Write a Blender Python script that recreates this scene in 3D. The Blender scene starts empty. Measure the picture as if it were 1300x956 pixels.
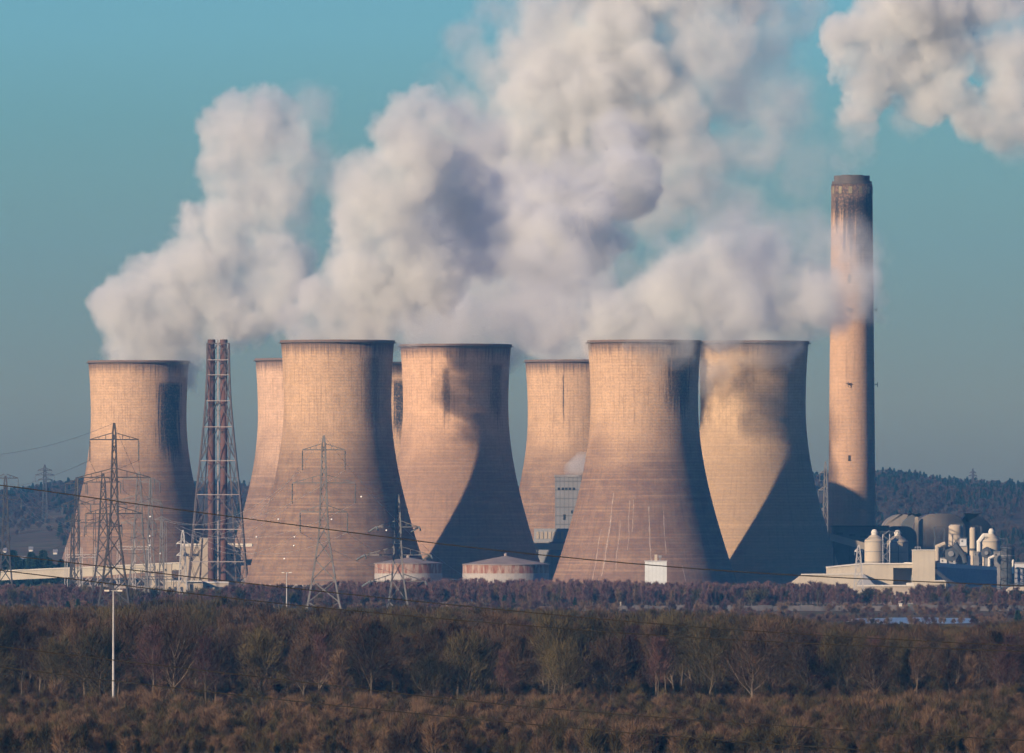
import bpy, bmesh, math, random
from mathutils import Vector, Matrix, noise
R = math.radians
sc = bpy.context.scene
C = sc.collection

# ---------------------------------------------------------------- camera
CH = 33.0                       # camera height above the plain
K = 7.02e-5                     # metres per photo pixel per metre of distance (1300 px wide photo)
HY = 663.0                      # photo row of the horizon
cam_data = bpy.data.cameras.new('camera')
cam_data.sensor_width = 36.0
cam_data.lens = 36.0 / (1300 * K)
cam_data.shift_y = (HY - 478.0) / 1300.0
cam_data.clip_start = 5.0
cam_data.clip_end = 60000.0
cam = bpy.data.objects.new('camera', cam_data)
cam.location = (0, 0, CH)
cam.rotation_euler = (R(90), 0, 0)
C.objects.link(cam)
sc.camera = cam

# ---------------------------------------------------------------- world, sun, exposure
SUN_EL, SUN_AZ = R(17.0), R(228.0)
w = bpy.data.worlds.new('World'); sc.world = w; w.use_nodes = True
wn, wl = w.node_tree.nodes, w.node_tree.links
wn.clear()
wo = wn.new('ShaderNodeOutputWorld'); wb = wn.new('ShaderNodeBackground')
sky = wn.new('ShaderNodeTexSky'); sky.sky_type = 'NISHITA'; sky.sun_disc = False
sky.sun_elevation = SUN_EL; sky.sun_rotation = SUN_AZ
sky.altitude = 0; sky.air_density = 1.0; sky.dust_density = 0.4; sky.ozone_density = 3.0
wtc = wn.new('ShaderNodeTexCoord'); wsep = wn.new('ShaderNodeSeparateXYZ')
wl.new(wtc.outputs['Generated'], wsep.inputs[0])
wr = wn.new('ShaderNodeValToRGB')          # the clear band of sky above the murk on the horizon
wmap = wn.new('ShaderNodeMapRange'); wmap.inputs[1].default_value = 0.0; wmap.inputs[2].default_value = 0.30
wl.new(wsep.outputs['Z'], wmap.inputs[0]); wl.new(wmap.outputs[0], wr.inputs[0])
e = wr.color_ramp.elements
e[0].position = 0.0; e[0].color = (0.34, 0.31, 0.225, 1)
e[1].position = 1.0; e[1].color = (0.10, 0.42, 1.00, 1)
for pos, c_ in ((0.015, (0.40, 0.355, 0.265)), (0.036, (0.47, 0.455, 0.36)), (0.085, (0.40, 0.53, 0.53)), (0.12, (0.35, 0.58, 0.68)), (0.146, (0.36, 0.65, 0.84)), (0.35, (0.2, 0.6, 1.0))):
    m1 = e.new(pos); m1.color = (*c_, 1)
wm = wn.new('ShaderNodeMix'); wm.data_type = 'RGBA'; wm.blend_type = 'MULTIPLY'; wm.inputs[0].default_value = 1.0
wl.new(sky.outputs[0], wm.inputs[6]); wl.new(wr.outputs[0], wm.inputs[7])
wl.new(wm.outputs[2], wb.inputs[0]); wb.inputs[1].default_value = 0.065
wl.new(wb.outputs[0], wo.inputs[0])

sd = bpy.data.lights.new('sun', 'SUN'); sd.energy = 5.0; sd.angle = R(0.53); sd.color = (1.0, 0.76, 0.52)
sun = bpy.data.objects.new('sun', sd); C.objects.link(sun)
sdir = Vector((math.sin(SUN_AZ) * math.cos(SUN_EL), math.cos(SUN_AZ) * math.cos(SUN_EL), math.sin(SUN_EL)))
sun.rotation_euler = sdir.to_track_quat('Z', 'Y').to_euler()
sun.location = (-300, 4000, 600)

vs = sc.view_settings
vs.view_transform = 'Standard'; vs.look = 'None'; vs.exposure = 0.85; vs.gamma = 1.0; vs.use_curve_mapping = False
cy = sc.cycles
cy.max_bounces = 8; cy.diffuse_bounces = 2; cy.glossy_bounces = 2; cy.transmission_bounces = 2
cy.transparent_max_bounces = 128; cy.volume_bounces = 5
cy.volume_step_rate = 4.0; cy.volume_max_steps = 512
cy.use_adaptive_sampling = True; cy.adaptive_threshold = 0.03
cy.use_denoising = True
try: cy.denoiser = 'OPENIMAGEDENOISE'
except Exception: pass
cy.use_light_tree = False

# ---------------------------------------------------------------- helpers
def W(px, py, d):
    """photo pixel at distance d -> point of the scene"""
    return Vector(((px - 650.0) * K * d, d, CH - (py - HY) * K * d))
def X(px, d): return (px - 650.0) * K * d
def Z(py, d): return CH - (py - HY) * K * d
def gd(py): return CH / ((py - HY) * K)        # distance at which flat ground shows on that row

def tagk(o, label=None, cat=None, group=None, kind=None):
    if label: o['label'] = label
    if cat: o['category'] = cat
    if group: o['group'] = group
    if kind: o['kind'] = kind
    return o
def empty(name, loc, label=None, cat=None, group=None, rz=0):
    o = bpy.data.objects.new(name, None); C.objects.link(o)
    o.location = loc; o.rotation_euler = (0, 0, rz); o.empty_display_size = 2
    return tagk(o, label, cat, group)

class MB:
    """collects shapes (world or local units) and links them as one mesh object"""
    def __init__(s): s.v = []; s.f = []; s.smooth = False
    def add(s, vs, fs):
        b = len(s.v); s.v += [tuple(v) for v in vs]; s.f += [tuple(i + b for i in f) for f in fs]; return s
    def box(s, x0, x1, y0, y1, z0, z1):
        return s.add([(x0,y0,z0),(x1,y0,z0),(x1,y1,z0),(x0,y1,z0),(x0,y0,z1),(x1,y0,z1),(x1,y1,z1),(x0,y1,z1)],
                     [(0,3,2,1),(4,5,6,7),(0,1,5,4),(1,2,6,5),(2,3,7,6),(3,0,4,7)])
    def beam(s, a, b, r, n=4, r2=None):
        a = Vector(a); b = Vector(b); r2 = r if r2 is None else r2
        d = (b - a)
        if d.length < 1e-6: return s
        d.normalize(); up = Vector((0, 0, 1)) if abs(d.z) < .9 else Vector((0, 1, 0))
        u = d.cross(up).normalized(); v = d.cross(u)
        vs = []
        for p, q in ((a, r), (b, r2)):
            for i in range(n):
                t = 2 * math.pi * (i + .5) / n
                vs.append(p + u * math.cos(t) * q + v * math.sin(t) * q)
        fs = [(i, (i + 1) % n, n + (i + 1) % n, n + i) for i in range(n)]
        fs += [tuple(range(n))[::-1], tuple(range(n, 2 * n))]
        return s.add(vs, fs)
    def lathe(s, prof, n=32, cx=0, cy=0, cap=True):
        vs = []
        for r, z in prof:
            for i in range(n):
                t = 2 * math.pi * i / n
                vs.append((cx + r * math.cos(t), cy + r * math.sin(t), z))
        fs = []
        for k in range(len(prof) - 1):
            for i in range(n):
                j = (i + 1) % n
                fs.append((k*n+i, k*n+j, (k+1)*n+j, (k+1)*n+i))
        if cap:
            fs.append(tuple(range(n))[::-1]); fs.append(tuple((len(prof)-1)*n + i for i in range(n)))
        return s.add(vs, fs)
    def prism(s, pts, y0, y1):
        """outline in the x-z plane pushed from y0 to y1"""
        n = len(pts)
        vs = [(x, y0, z) for x, z in pts] + [(x, y1, z) for x, z in pts]
        fs = [tuple(range(n)), tuple(range(n, 2*n))[::-1]] + [(i, i+n, (i+1)%n+n, (i+1)%n) for i in range(n)]
        return s.add(vs, fs)
    def build(s, name, mat, parent=None, smooth=False, **kw):
        me = bpy.data.meshes.new(name); me.from_pydata(s.v, [], s.f); me.update()
        bm = bmesh.new(); bm.from_mesh(me); bmesh.ops.recalc_face_normals(bm, faces=bm.faces); bm.to_mesh(me); bm.free()
        if smooth:
            for p in me.polygons: p.use_smooth = True
        me.materials.append(mat)
        o = bpy.data.objects.new(name, me); C.objects.link(o)
        if parent: o.parent = parent
        return tagk(o, **kw)
def copy_tree(o, parent=None):
    c = o.copy(); C.objects.link(c)
    if parent: c.parent = parent
    for ch in list(o.children): copy_tree(ch, c)
    return c

# ---------------------------------------------------------------- materials
def mat(name, col, rough=0.8, var=0.15, scale=1.0, metal=0.0, bump=0.0, stretch=(1, 1, 1), col2=None):
    m = bpy.data.materials.new(name); m.use_nodes = True
    n, l = m.node_tree.nodes, m.node_tree.links
    b = n['Principled BSDF']; b.inputs['Roughness'].default_value = rough; b.inputs['Metallic'].default_value = metal
    b.inputs['Specular IOR Level'].default_value = 0.25
    tc = n.new('ShaderNodeTexCoord'); mp = n.new('ShaderNodeMapping'); mp.inputs['Scale'].default_value = stretch
    nz = n.new('ShaderNodeTexNoise'); nz.inputs['Scale'].default_value = scale; nz.inputs['Detail'].default_value = 6
    l.new(tc.outputs['Object'], mp.inputs[0]); l.new(mp.outputs[0], nz.inputs['Vector'])
    cr = n.new('ShaderNodeValToRGB'); l.new(nz.outputs[0], cr.inputs[0])
    c2 = col2 or tuple(min(1, c * (1 + var)) for c in col)
    c1 = col if col2 else tuple(c * (1 - var) for c in col)
    cr.color_ramp.elements[0].position = 0.32; cr.color_ramp.elements[1].position = 0.68
    cr.color_ramp.elements[0].color = (*c1, 1); cr.color_ramp.elements[1].color = (*c2, 1)
    l.new(cr.outputs[0], b.inputs['Base Color'])
    if bump:
        bp = n.new('ShaderNodeBump'); bp.inputs['Strength'].default_value = 1; bp.inputs['Distance'].default_value = bump
        l.new(nz.outputs[0], bp.inputs['Height']); l.new(bp.outputs[0], b.inputs['Normal'])
    return m

class NT:
    """small node-tree writer"""
    def __init__(s, nt): s.n = nt.nodes; s.l = nt.links
    def put(s, sock, v):
        if isinstance(v, bpy.types.NodeSocket): s.l.new(v, sock)
        else: sock.default_value = v
    def math(s, op, a, b=0.0, c=None, clamp=False):
        n = s.n.new('ShaderNodeMath'); n.operation = op; n.use_clamp = clamp
        s.put(n.inputs[0], a); s.put(n.inputs[1], b)
        if c is not None: s.put(n.inputs[2], c)
        return n.outputs[0]
    def vec(s, op, a, b=None, sc=None):
        n = s.n.new('ShaderNodeVectorMath'); n.operation = op
        s.put(n.inputs[0], a)
        if b is not None: s.put(n.inputs[1], b)
        if sc is not None: s.put(n.inputs['Scale'], sc)
        return n.outputs['Value'] if op in ('LENGTH', 'DISTANCE', 'DOT_PRODUCT') else n.outputs[0]
    def ramp(s, v, a, b, lo=0.0, hi=1.0, smooth=True):
        n = s.n.new('ShaderNodeMapRange'); n.interpolation_type = 'SMOOTHSTEP' if smooth else 'LINEAR'; n.clamp = True
        s.put(n.inputs[0], v); s.put(n.inputs[1], a); s.put(n.inputs[2], b); s.put(n.inputs[3], lo); s.put(n.inputs[4], hi)
        return n.outputs[0]
    def noise(s, v, scale, detail=4, rough=0.5, col=False, dist=0.0):
        n = s.n.new('ShaderNodeTexNoise'); n.inputs['Scale'].default_value = scale
        n.inputs['Detail'].default_value = detail; n.inputs['Roughness'].default_value = rough
        n.inputs['Distortion'].default_value = dist
        s.l.new(v, n.inputs['Vector'])
        return n.outputs['Color' if col else 0]
    def mix(s, f, a, b, mode='MIX'):
        n = s.n.new('ShaderNodeMix'); n.data_type = 'RGBA'; n.blend_type = mode
        s.put(n.inputs[0], f)
        for i, v in ((6, a), (7, b)):
            if isinstance(v, bpy.types.NodeSocket): s.l.new(v, n.inputs[i])
            else: n.inputs[i].default_value = (*v, 1)
        return n.outputs[2]
    def xyz(s, v):
        n = s.n.new('ShaderNodeSeparateXYZ'); s.l.new(v, n.inputs[0]); return n.outputs
    def comb(s, x, y, z):
        n = s.n.new('ShaderNodeCombineXYZ')
        for i, v in enumerate((x, y, z)): s.put(n.inputs[i], v)
        return n.outputs[0]

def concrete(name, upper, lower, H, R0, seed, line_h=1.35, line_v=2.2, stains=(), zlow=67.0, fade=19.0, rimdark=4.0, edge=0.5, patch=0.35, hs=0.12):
    """shell concrete: lift lines, vertical joints, weathering and soot streaks of the wall, and a lower part dimmed by painted shade.
    stains: (angle deg, half-width deg, z top, z bottom, strength)"""
    m = bpy.data.materials.new(name); m.use_nodes = True
    t = NT(m.node_tree); n = t.n; b = n['Principled BSDF']
    b.inputs['Roughness'].default_value = 0.9; b.inputs['Specular IOR Level'].default_value = 0.1
    tc = n.new('ShaderNodeTexCoord').outputs['Object']
    x, y, z = t.xyz(tc)
    ang = t.math('ARCTAN2', y, x)
    arc = t.math('MULTIPLY', ang, R0)
    sv = t.comb(arc, seed * 17.0, z)
    big = t.noise(sv, 0.05, 4, 0.55)
    mid = t.noise(sv, 0.25, 5, 0.6)
    fine = t.noise(t.comb(t.math('MULTIPLY', arc, 0.9), seed * 3.0, t.math('MULTIPLY', z, 0.9)), 1.1, 3, 0.7)
    streak = t.noise(t.comb(t.math('MULTIPLY', arc, 1.6), seed * 5.0, t.math('MULTIPLY', z, 0.07)), 0.6, 5, 0.65)
    course = t.noise(t.comb(t.math('MULTIPLY', arc, 0.02), seed * 7.0, z), 0.8, 2, 0.6)
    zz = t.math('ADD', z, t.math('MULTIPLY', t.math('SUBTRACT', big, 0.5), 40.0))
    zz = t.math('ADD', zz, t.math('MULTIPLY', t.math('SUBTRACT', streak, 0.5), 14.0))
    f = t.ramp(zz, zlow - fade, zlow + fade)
    col = t.mix(f, lower, upper)  # shade on the lower wall is mixed into the base colour
    col = t.mix(t.ramp(mid, 0.3, 0.7, 0.0, patch), col, tuple(c * 0.62 for c in upper))
    col = t.mix(t.ramp(streak, 0.48, 0.72, 0.0, 0.42), col, tuple(c * 0.55 for c in lower))
    col = t.mix(t.ramp(course, 0.45, 0.75, 0.0, 0.16), col, tuple(min(1, c * 1.25) for c in upper))
    col = t.mix(t.ramp(fine, 0.35, 0.65, 0.0, 0.22), col, tuple(c * 0.5 for c in lower))
    # lift lines and joints, wide enough to survive at this distance
    def lines(v, per, wd):
        fr = t.math('FRACT', t.math('DIVIDE', v, per)); fr = t.math('ABSOLUTE', t.math('SUBTRACT', fr, 0.5))
        return t.ramp(fr, 0.5 - wd, 0.5 - wd * 0.4, 0.0, 1.0)
    hl = lines(z, line_h, 0.22); vl = lines(arc, line_v, 0.14)
    brk = t.ramp(t.noise(sv, 0.12, 3, 0.6), 0.35, 0.6, 0.3, 1.0)
    col = t.mix(t.math('MULTIPLY', t.math('MULTIPLY', hl, brk), hs), col, tuple(c * 0.30 for c in lower))
    col = t.mix(t.math('MULTIPLY', t.math('MULTIPLY', vl, brk), hs * .5), col, tuple(c * 0.30 for c in lower))
    # sooty band under the rim
    rimz = t.math('ADD', z, t.math('MULTIPLY', t.math('SUBTRACT', streak, 0.5), 10.0))
    col = t.mix(t.ramp(rimz, H - rimdark * 2, H - rimdark * 0.4, 0.0, 0.78), col, (0.060, 0.045, 0.050))
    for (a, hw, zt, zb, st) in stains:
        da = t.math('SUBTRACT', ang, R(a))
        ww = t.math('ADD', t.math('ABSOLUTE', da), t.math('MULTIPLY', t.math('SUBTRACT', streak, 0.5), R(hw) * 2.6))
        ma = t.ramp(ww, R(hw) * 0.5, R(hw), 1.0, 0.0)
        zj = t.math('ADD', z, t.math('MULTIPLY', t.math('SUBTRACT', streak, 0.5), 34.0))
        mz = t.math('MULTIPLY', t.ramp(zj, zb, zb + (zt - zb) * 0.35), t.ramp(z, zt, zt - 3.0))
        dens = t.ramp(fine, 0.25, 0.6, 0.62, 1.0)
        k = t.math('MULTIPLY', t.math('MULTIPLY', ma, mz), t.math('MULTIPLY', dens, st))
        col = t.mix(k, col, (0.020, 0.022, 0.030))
    t.l.new(col, b.inputs['Base Color'])
    bp = n.new('ShaderNodeBump'); bp.inputs['Strength'].default_value = 0.25; bp.inputs['Distance'].default_value = 0.3
    t.l.new(t.math('ADD', hl, t.math('MULTIPLY', mid, 1.5)), bp.inputs['Height']); t.l.new(bp.outputs[0], b.inputs['Normal'])
    return m

# ---------------------------------------------------------------- haze: even, pale, closed box round camera and scene
HZ = bpy.data.materials.new('haze_air'); HZ.use_nodes = True
hn = HZ.node_tree.nodes; hn.clear()
ho = hn.new('ShaderNodeOutputMaterial'); hv = hn.new('ShaderNodeVolumePrincipled')
hv.inputs['Color'].default_value = (0.10, 0.42, 0.90, 1); hv.inputs['Density'].default_value = 3.0e-5
hv.inputs['Anisotropy'].default_value = 0.0
HZ.node_tree.links.new(hv.outputs[0], ho.inputs['Volume'])
# ---------------------------------------------------------------- cooling towers
TH = 114.0
def prof_r(z, H=TH, rw=24.0, zw=86.0, rb=43.5, rt=25.3):
    if z <= zw:
        b = zw / math.sqrt((rb / rw) ** 2 - 1); return rw * math.sqrt(1 + ((z - zw) / b) ** 2)
    b = (H - zw) / math.sqrt((rt / rw) ** 2 - 1); return rw * math.sqrt(1 + ((z - zw) / b) ** 2)
legmat = mat('leg_concrete', (0.20, 0.17, 0.15), var=0.2)
insidemat = mat('tower_inside', (0.10, 0.09, 0.08), var=0.2)
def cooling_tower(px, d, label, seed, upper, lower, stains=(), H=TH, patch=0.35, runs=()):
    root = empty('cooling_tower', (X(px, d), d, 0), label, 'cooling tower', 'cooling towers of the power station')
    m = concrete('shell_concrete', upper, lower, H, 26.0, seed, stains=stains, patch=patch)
    z0 = 5.2; N = 128
    zs = [z0 + (H - z0) * i / 46 for i in range(47)]
    out = [(prof_r(z, H), z) for z in zs]
    rim = [(out[-1][0] + 0.35, H - 1.2), (out[-1][0] + 0.35, H), (out[-1][0] - 0.3, H)]
    ins = [(prof_r(z, H) - 0.7, z) for z in reversed(zs[:-1])]
    mb = MB(); p = out[:-1] + [(prof_r(H - 1.5, H), H - 1.5)] + rim + ins + [out[0]]
    sh = mb.lathe(p, N, cap=False).build('shell', m, root, smooth=True)
    # flat rim edges
    rg = MB().lathe([(out[-1][0] + 0.38, H - 1.2), (out[-1][0] + 1.1, H - 1.2), (out[-1][0] + 1.1, H - 0.95), (out[-1][0] + 0.38, H - 0.95)], 96, cap=False)
    rg.build('rim_walkway', insidemat, root)
    basin = MB().lathe([(46.5, -0.5), (46.5, 1.4), (45.8, 1.4), (45.8, 0.6), (0.5, 0.6)], 72, cap=False); basin.build('basin', legmat, root)
    r0 = prof_r(z0, H) - 0.4; nleg = 36
    lm = MB().beam((45.0 * math.cos(0), 45.0 * math.sin(0), 0.7), (r0 * math.cos(R(5)), r0 * math.sin(R(5)), z0 + .3), .42, 6)
    lm.beam((45.0, 0, 0.7), (r0 * math.cos(R(-5)), r0 * math.sin(R(-5)), z0 + .3), .42, 6)
    first = lm.build('support_leg', legmat, root)
    for i in range(1, nleg):
        a = R(10 * i)
        c = first.copy(); C.objects.link(c); c.parent = root; c.rotation_euler = (0, 0, a)
    for (a, zt, zb, wd) in runs:      # pale lime runs down the shell
        rm = MB(); pts = []
        rr = random.Random(int(a * 10)); aa = a
        z = zt
        while z > zb:
            pts.append((aa, z)); z -= 1.6; aa += rr.uniform(-.30, .30) + .12 * math.sin(z * .35 + a)
        vs = []; fs = []
        for k, (q, z) in enumerate(pts):
            w2 = wd * (0.25 + rr.random() * .6); r_ = prof_r(z, H) + 0.05
            for s_ in (-1, 1):
                an = R(q) + s_ * w2 / r_ / 2; vs.append((r_ * math.cos(an), r_ * math.sin(an), z))
            if k: fs.append((2*k-2, 2*k-1, 2*k+1, 2*k))
        rm.add(vs, fs).build('lime_stain', limemat, root)
    return root
limemat = mat('lime_run', (0.24, 0.185, 0.155), var=0.2)
UP = (0.45, 0.300, 0.186); LO = (0.132, 0.087, 0.070)  # LO carries the dimmer light low on the shells as colour
DA, DB, DC, DD, DE, DF, DG, DH = 5630, 5555, 5000, 5690, 5112, 5605, 5000, 5113
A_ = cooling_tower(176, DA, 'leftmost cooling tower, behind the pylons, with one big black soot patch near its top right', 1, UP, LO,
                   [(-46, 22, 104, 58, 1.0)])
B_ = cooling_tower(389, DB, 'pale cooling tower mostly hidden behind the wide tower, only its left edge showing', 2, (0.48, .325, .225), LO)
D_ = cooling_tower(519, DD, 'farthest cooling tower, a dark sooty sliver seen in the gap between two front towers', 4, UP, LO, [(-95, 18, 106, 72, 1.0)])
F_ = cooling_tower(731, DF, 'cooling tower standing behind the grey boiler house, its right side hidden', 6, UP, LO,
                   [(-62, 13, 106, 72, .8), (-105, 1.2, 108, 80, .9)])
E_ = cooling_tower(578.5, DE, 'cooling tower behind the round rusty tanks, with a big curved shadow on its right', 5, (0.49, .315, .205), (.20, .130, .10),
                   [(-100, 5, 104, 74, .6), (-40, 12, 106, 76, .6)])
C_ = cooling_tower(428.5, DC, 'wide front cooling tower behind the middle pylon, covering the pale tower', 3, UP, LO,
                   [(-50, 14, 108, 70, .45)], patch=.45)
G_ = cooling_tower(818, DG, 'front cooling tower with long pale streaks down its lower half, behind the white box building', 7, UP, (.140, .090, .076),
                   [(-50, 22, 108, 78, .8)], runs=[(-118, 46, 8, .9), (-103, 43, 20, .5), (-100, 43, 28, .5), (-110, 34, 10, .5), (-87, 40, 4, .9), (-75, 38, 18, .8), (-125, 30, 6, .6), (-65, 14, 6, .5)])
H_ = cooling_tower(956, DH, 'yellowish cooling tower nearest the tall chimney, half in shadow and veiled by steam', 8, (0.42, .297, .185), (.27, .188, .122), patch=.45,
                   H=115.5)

# ---------------------------------------------------------------- tall chimney
DCH = 5260
def chimney():
    H = 195.4; s = K * DCH
    root = empty('chimney', (X(1081.5, DCH), DCH, 0), 'tall tapering concrete chimney with a sooty blackened top, right of the towers', 'chimney')
    rt, rb = 26 * s, 31 * s
    m = concrete('chimney_concrete', (0.40, .262, .168), (.31, .20, .14), H, 11.0, 11, line_h=1.7, line_v=50, zlow=50, fade=60, rimdark=3.0, patch=.15, hs=.09,
                 stains=[(-90, 150, 196, 172, .85), (-60, 26, 186, 150, .95), (-95, 12, 186, 158, .9), (-138, 8, 186, 166, .8), (-28, 24, 190, 120, .9), (-112, 5, 186, 155, .8)])
    zs = [(H - 4) * i / 24 for i in range(25)]
    pr = [(rb + (rt - rb) * (z / H), z) for z in zs]
    MB().lathe(pr, 64).build('shaft', m, root, smooth=False)
    for p in root.children[-1].data.polygons: p.use_smooth = abs(p.normal.z) < .5
    wsm = mat('windshield_cap', (.05, .045, .045), col2=(.10, .085, .075), scale=.15, stretch=(1, 1, .2))
    MB().lathe([(rt - .25, H - 3.9), (rt - .25, H - 2.6), (rt - 1.2, H - 2.5), (rt - 1.2, H), (rt - 1.9, H), (rt - 1.9, H - 2)], 48).build('cap', wsm, root)
    for i, a in enumerate((45, 135, 225, 315)):
        cx, cy = 3.4 * math.cos(R(a)), 3.4 * math.sin(R(a))
        MB().lathe([(2.7, H - 2), (2.7, H + .35), (2.4, H + .35), (2.4, H - 1)], 20, cx, cy, cap=False).build('flue', wsm, root)
    for i in range(12):
        a = R(-105 + i * 30 + 9); ca, sa = math.cos(a), math.sin(a); rr_ = rt + .02
        q = MB(); q.box(-.8, .8, -.12, .12, H - 8.4, H - 5.2); q.v = [(ca * rr_ - sa * x + ca * y, sa * rr_ + ca * x + sa * y, z) for x, y, z in q.v]; q.build('vent_panel', ventm, root)
    dark = mat('service_platform', (.04, .035, .035))
    for z in (132.5, 97.5):
        rr = rb + (rt - rb) * (z / H)
        for a in (-100, 0):
            p = MB(); ca, sa = math.cos(R(a)), math.sin(R(a))
            p.beam((ca*(rr-.2), sa*(rr-.2), z), (ca*(rr+1.6), sa*(rr+1.6), z), .22)
            p.beam((ca*(rr+.8)-sa*1.3, sa*(rr+.8)+ca*1.3, z+.4), (ca*(rr+.8)+sa*1.3, sa*(rr+.8)-ca*1.3, z+.4), .18)
            p.beam((ca*(rr+1.5), sa*(rr+1.5), z-1.2), (ca*(rr+1.5), sa*(rr+1.5), z+1.2), .2)
            p.build('platform', dark, root)
    for z in (147, 63):
        rr = rb + (rt - rb) * (z / H)
        a = R(-98); ca, sa = math.cos(a), math.sin(a)
        q = MB(); q.box(-.55, .55, -.25, .25, z - (2 if z > 100 else 1.3), z + (2 if z > 100 else 1.3))
        q.v = [(ca*rr + x, sa*rr + y, zz) for x, y, zz in q.v]; q.build('opening', dark, root)
    return root
ventm = mat('vent_panel', (.17, .145, .09), var=.3, scale=.3)
chimney()
# ---------------------------------------------------------------- ground, hills, pond, bank
def ground_mat():
    m = bpy.data.materials.new('winter_ground'); m.use_nodes = True
    t = NT(m.node_tree); b = t.n['Principled BSDF']; b.inputs['Roughness'].default_value = 1.0; b.inputs['Specular IOR Level'].default_value = 0.0
    p = t.n.new('ShaderNodeTexCoord').outputs['Object']
    a = t.noise(p, 0.004, 6, 0.6); c = t.noise(p, 0.05, 6, 0.65)
    sx = t.n.new('ShaderNodeMapping'); sx.inputs['Scale'].default_value = (0.02, 0.004, 1); t.l.new(p, sx.inputs[0])
    s = t.noise(sx.outputs[0], 1.0, 6, 0.6)
    col = t.mix(t.ramp(a, .35, .65), (0.085, 0.062, 0.048), (0.115, 0.085, 0.055))
    col = t.mix(t.ramp(s, .45, .65, 0, .8), col, (0.070, 0.075, 0.042))
    col = t.mix(t.ramp(c, .4, .65, 0, .7), col, (0.055, 0.040, 0.036))
    t.l.new(col, b.inputs['Base Color']); return m
GM = ground_mat()
MB().add([(-11800, -280, 0), (11800, -280, 0), (11800, 15300, 0), (-11800, 15300, 0)], [(0, 1, 2, 3)]).build('ground', GM, kind='structure')

def interp(tab, x):
    if x <= tab[0][0]: return tab[0][1]
    for (a, b), (c, d) in zip(tab, tab[1:]):
        if x <= c: return b + (d - b) * (x - a) / (c - a)
    return tab[-1][1]
RIDGE = [(-400, 628), (-100, 632), (0, 638), (40, 632), (75, 626), (110, 622), (200, 625), (300, 624), (420, 630), (600, 630), (800, 626), (940, 620), (1020, 614), (1090, 610), (1125, 609), (1160, 612), (1195, 620), (1240, 623), (1300, 624), (1500, 620), (1800, 624)]
def hill_z(x, y, D0, D1, ridge=RIDGE, off=0.0):
    """height of the hill sheet: rises from D0 to the ridge at D1"""
    px = 650 + x / (K * y)
    top = Z(interp(ridge, px), D1) - off
    f = (y - D0) / (D1 - D0); f = max(0, min(1.0, f)); f = f * f * (3 - 2 * f)
    return top * f + 5.0 * noise.noise((x * .004, y * .002, 0)) * f
HD0, HD1 = 6300.0, 9300.0
hv_, hf_ = [], []
nx, ny = 120, 44
for j in range(ny):
    y = HD0 + (13500 - HD0) * (j / (ny - 1)) ** 1.2
    for i in range(nx):
        x = (-700 + 2700 * i / (nx - 1) - 0) * K * y - 650 * K * y + 0
        hv_.append((x, y, hill_z(x, y, HD0, HD1) - (1.5 if j == 0 else 0)))
for j in range(ny - 1):
    for i in range(nx - 1):
        a = j * nx + i; hf_.append((a, a + 1, a + nx + 1, a + nx))
MB().add(hv_, hf_).build('hills', GM, smooth=True, kind='structure')

water = bpy.data.materials.new('pond_water'); water.use_nodes = True
b_ = water.node_tree.nodes['Principled BSDF']; b_.inputs['Base Color'].default_value = (.13, .14, .15, 1); b_.inputs['Specular IOR Level'].default_value = .3; b_.inputs['Roughness'].default_value = .3
wt_ = NT(water.node_tree); wp_ = wt_.n.new('ShaderNodeBump'); wp_.inputs['Strength'].default_value = .4; wp_.inputs['Distance'].default_value = .02
wt_.l.new(wt_.noise(wt_.n.new('ShaderNodeTexCoord').outputs['Object'], .5, 4), wp_.inputs['Height']); wt_.l.new(wp_.outputs[0], b_.inputs['Normal'])
pr = random.Random(3); ring = []
for i in range(60):
    a = 2 * math.pi * i / 60; px = 1162 + 88 * math.copysign(abs(math.cos(a)) ** .7, math.cos(a)) + pr.uniform(-5, 5); y = 3760 + 115 * math.copysign(abs(math.sin(a)) ** .8, math.sin(a)) + pr.uniform(-12, 12); ring.append((X(px, y), y, .02))
MB().add(ring, [tuple(range(60))]).build('pond', water, kind='structure')
dirt = mat('bare_earth', (.10, .072, .048), col2=(.22, .155, .10), scale=.04, rough=1)
# long low earth bank in front of the works
def bank(x0, x1, d, h, wy, seed, name='earth_bank'):
    rr = random.Random(seed); n = 60; vs = []; fs = []
    for i in range(n):
        px = x0 + (x1 - x0) * i / (n - 1); hh = h * (.65 + .7 * noise.noise((px * .02, seed, 0)) + .1 * rr.random()) * math.sin(math.pi * min(1, max(0.02, i / (n-1)))) ** .3
        x = X(px, d)
        for k, (yy, zz) in enumerate(((-wy, -.2), (-wy * .35, hh * .8), (0, hh), (wy, -.2))): vs.append((x, d + yy, zz))
        if i:
            for k in range(3): a = (i - 1) * 4 + k; fs.append((a, a + 4, a + 5, a + 1))
    MB().add(vs, fs).build(name, dirt, smooth=True, kind='structure')
bank(830, 1420, 4560, 3.2, 40, 3)
bank(1120, 1240, 4420, 4.0, 30, 9)
bank(560, 900, 4250, 1.6, 40, 5)
stone = mat('dark_stone', (.045, .045, .05), col2=(.12, .11, .11), scale=.12, rough=.95)
wm_ = MB()
for i in range(40):
    px = 735 + i * 17.5; wm_.box(X(px, 4180), X(px + 17.8, 4180), 4178 + (i % 3) * .2, 4180 + (i % 3) * .2, -.5, 1.9 + .25 * math.sin(i * 2.1))
wm_.build('stone_wall', stone, label='long low dark stone wall across the field in front of the power station', cat='wall')

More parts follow.
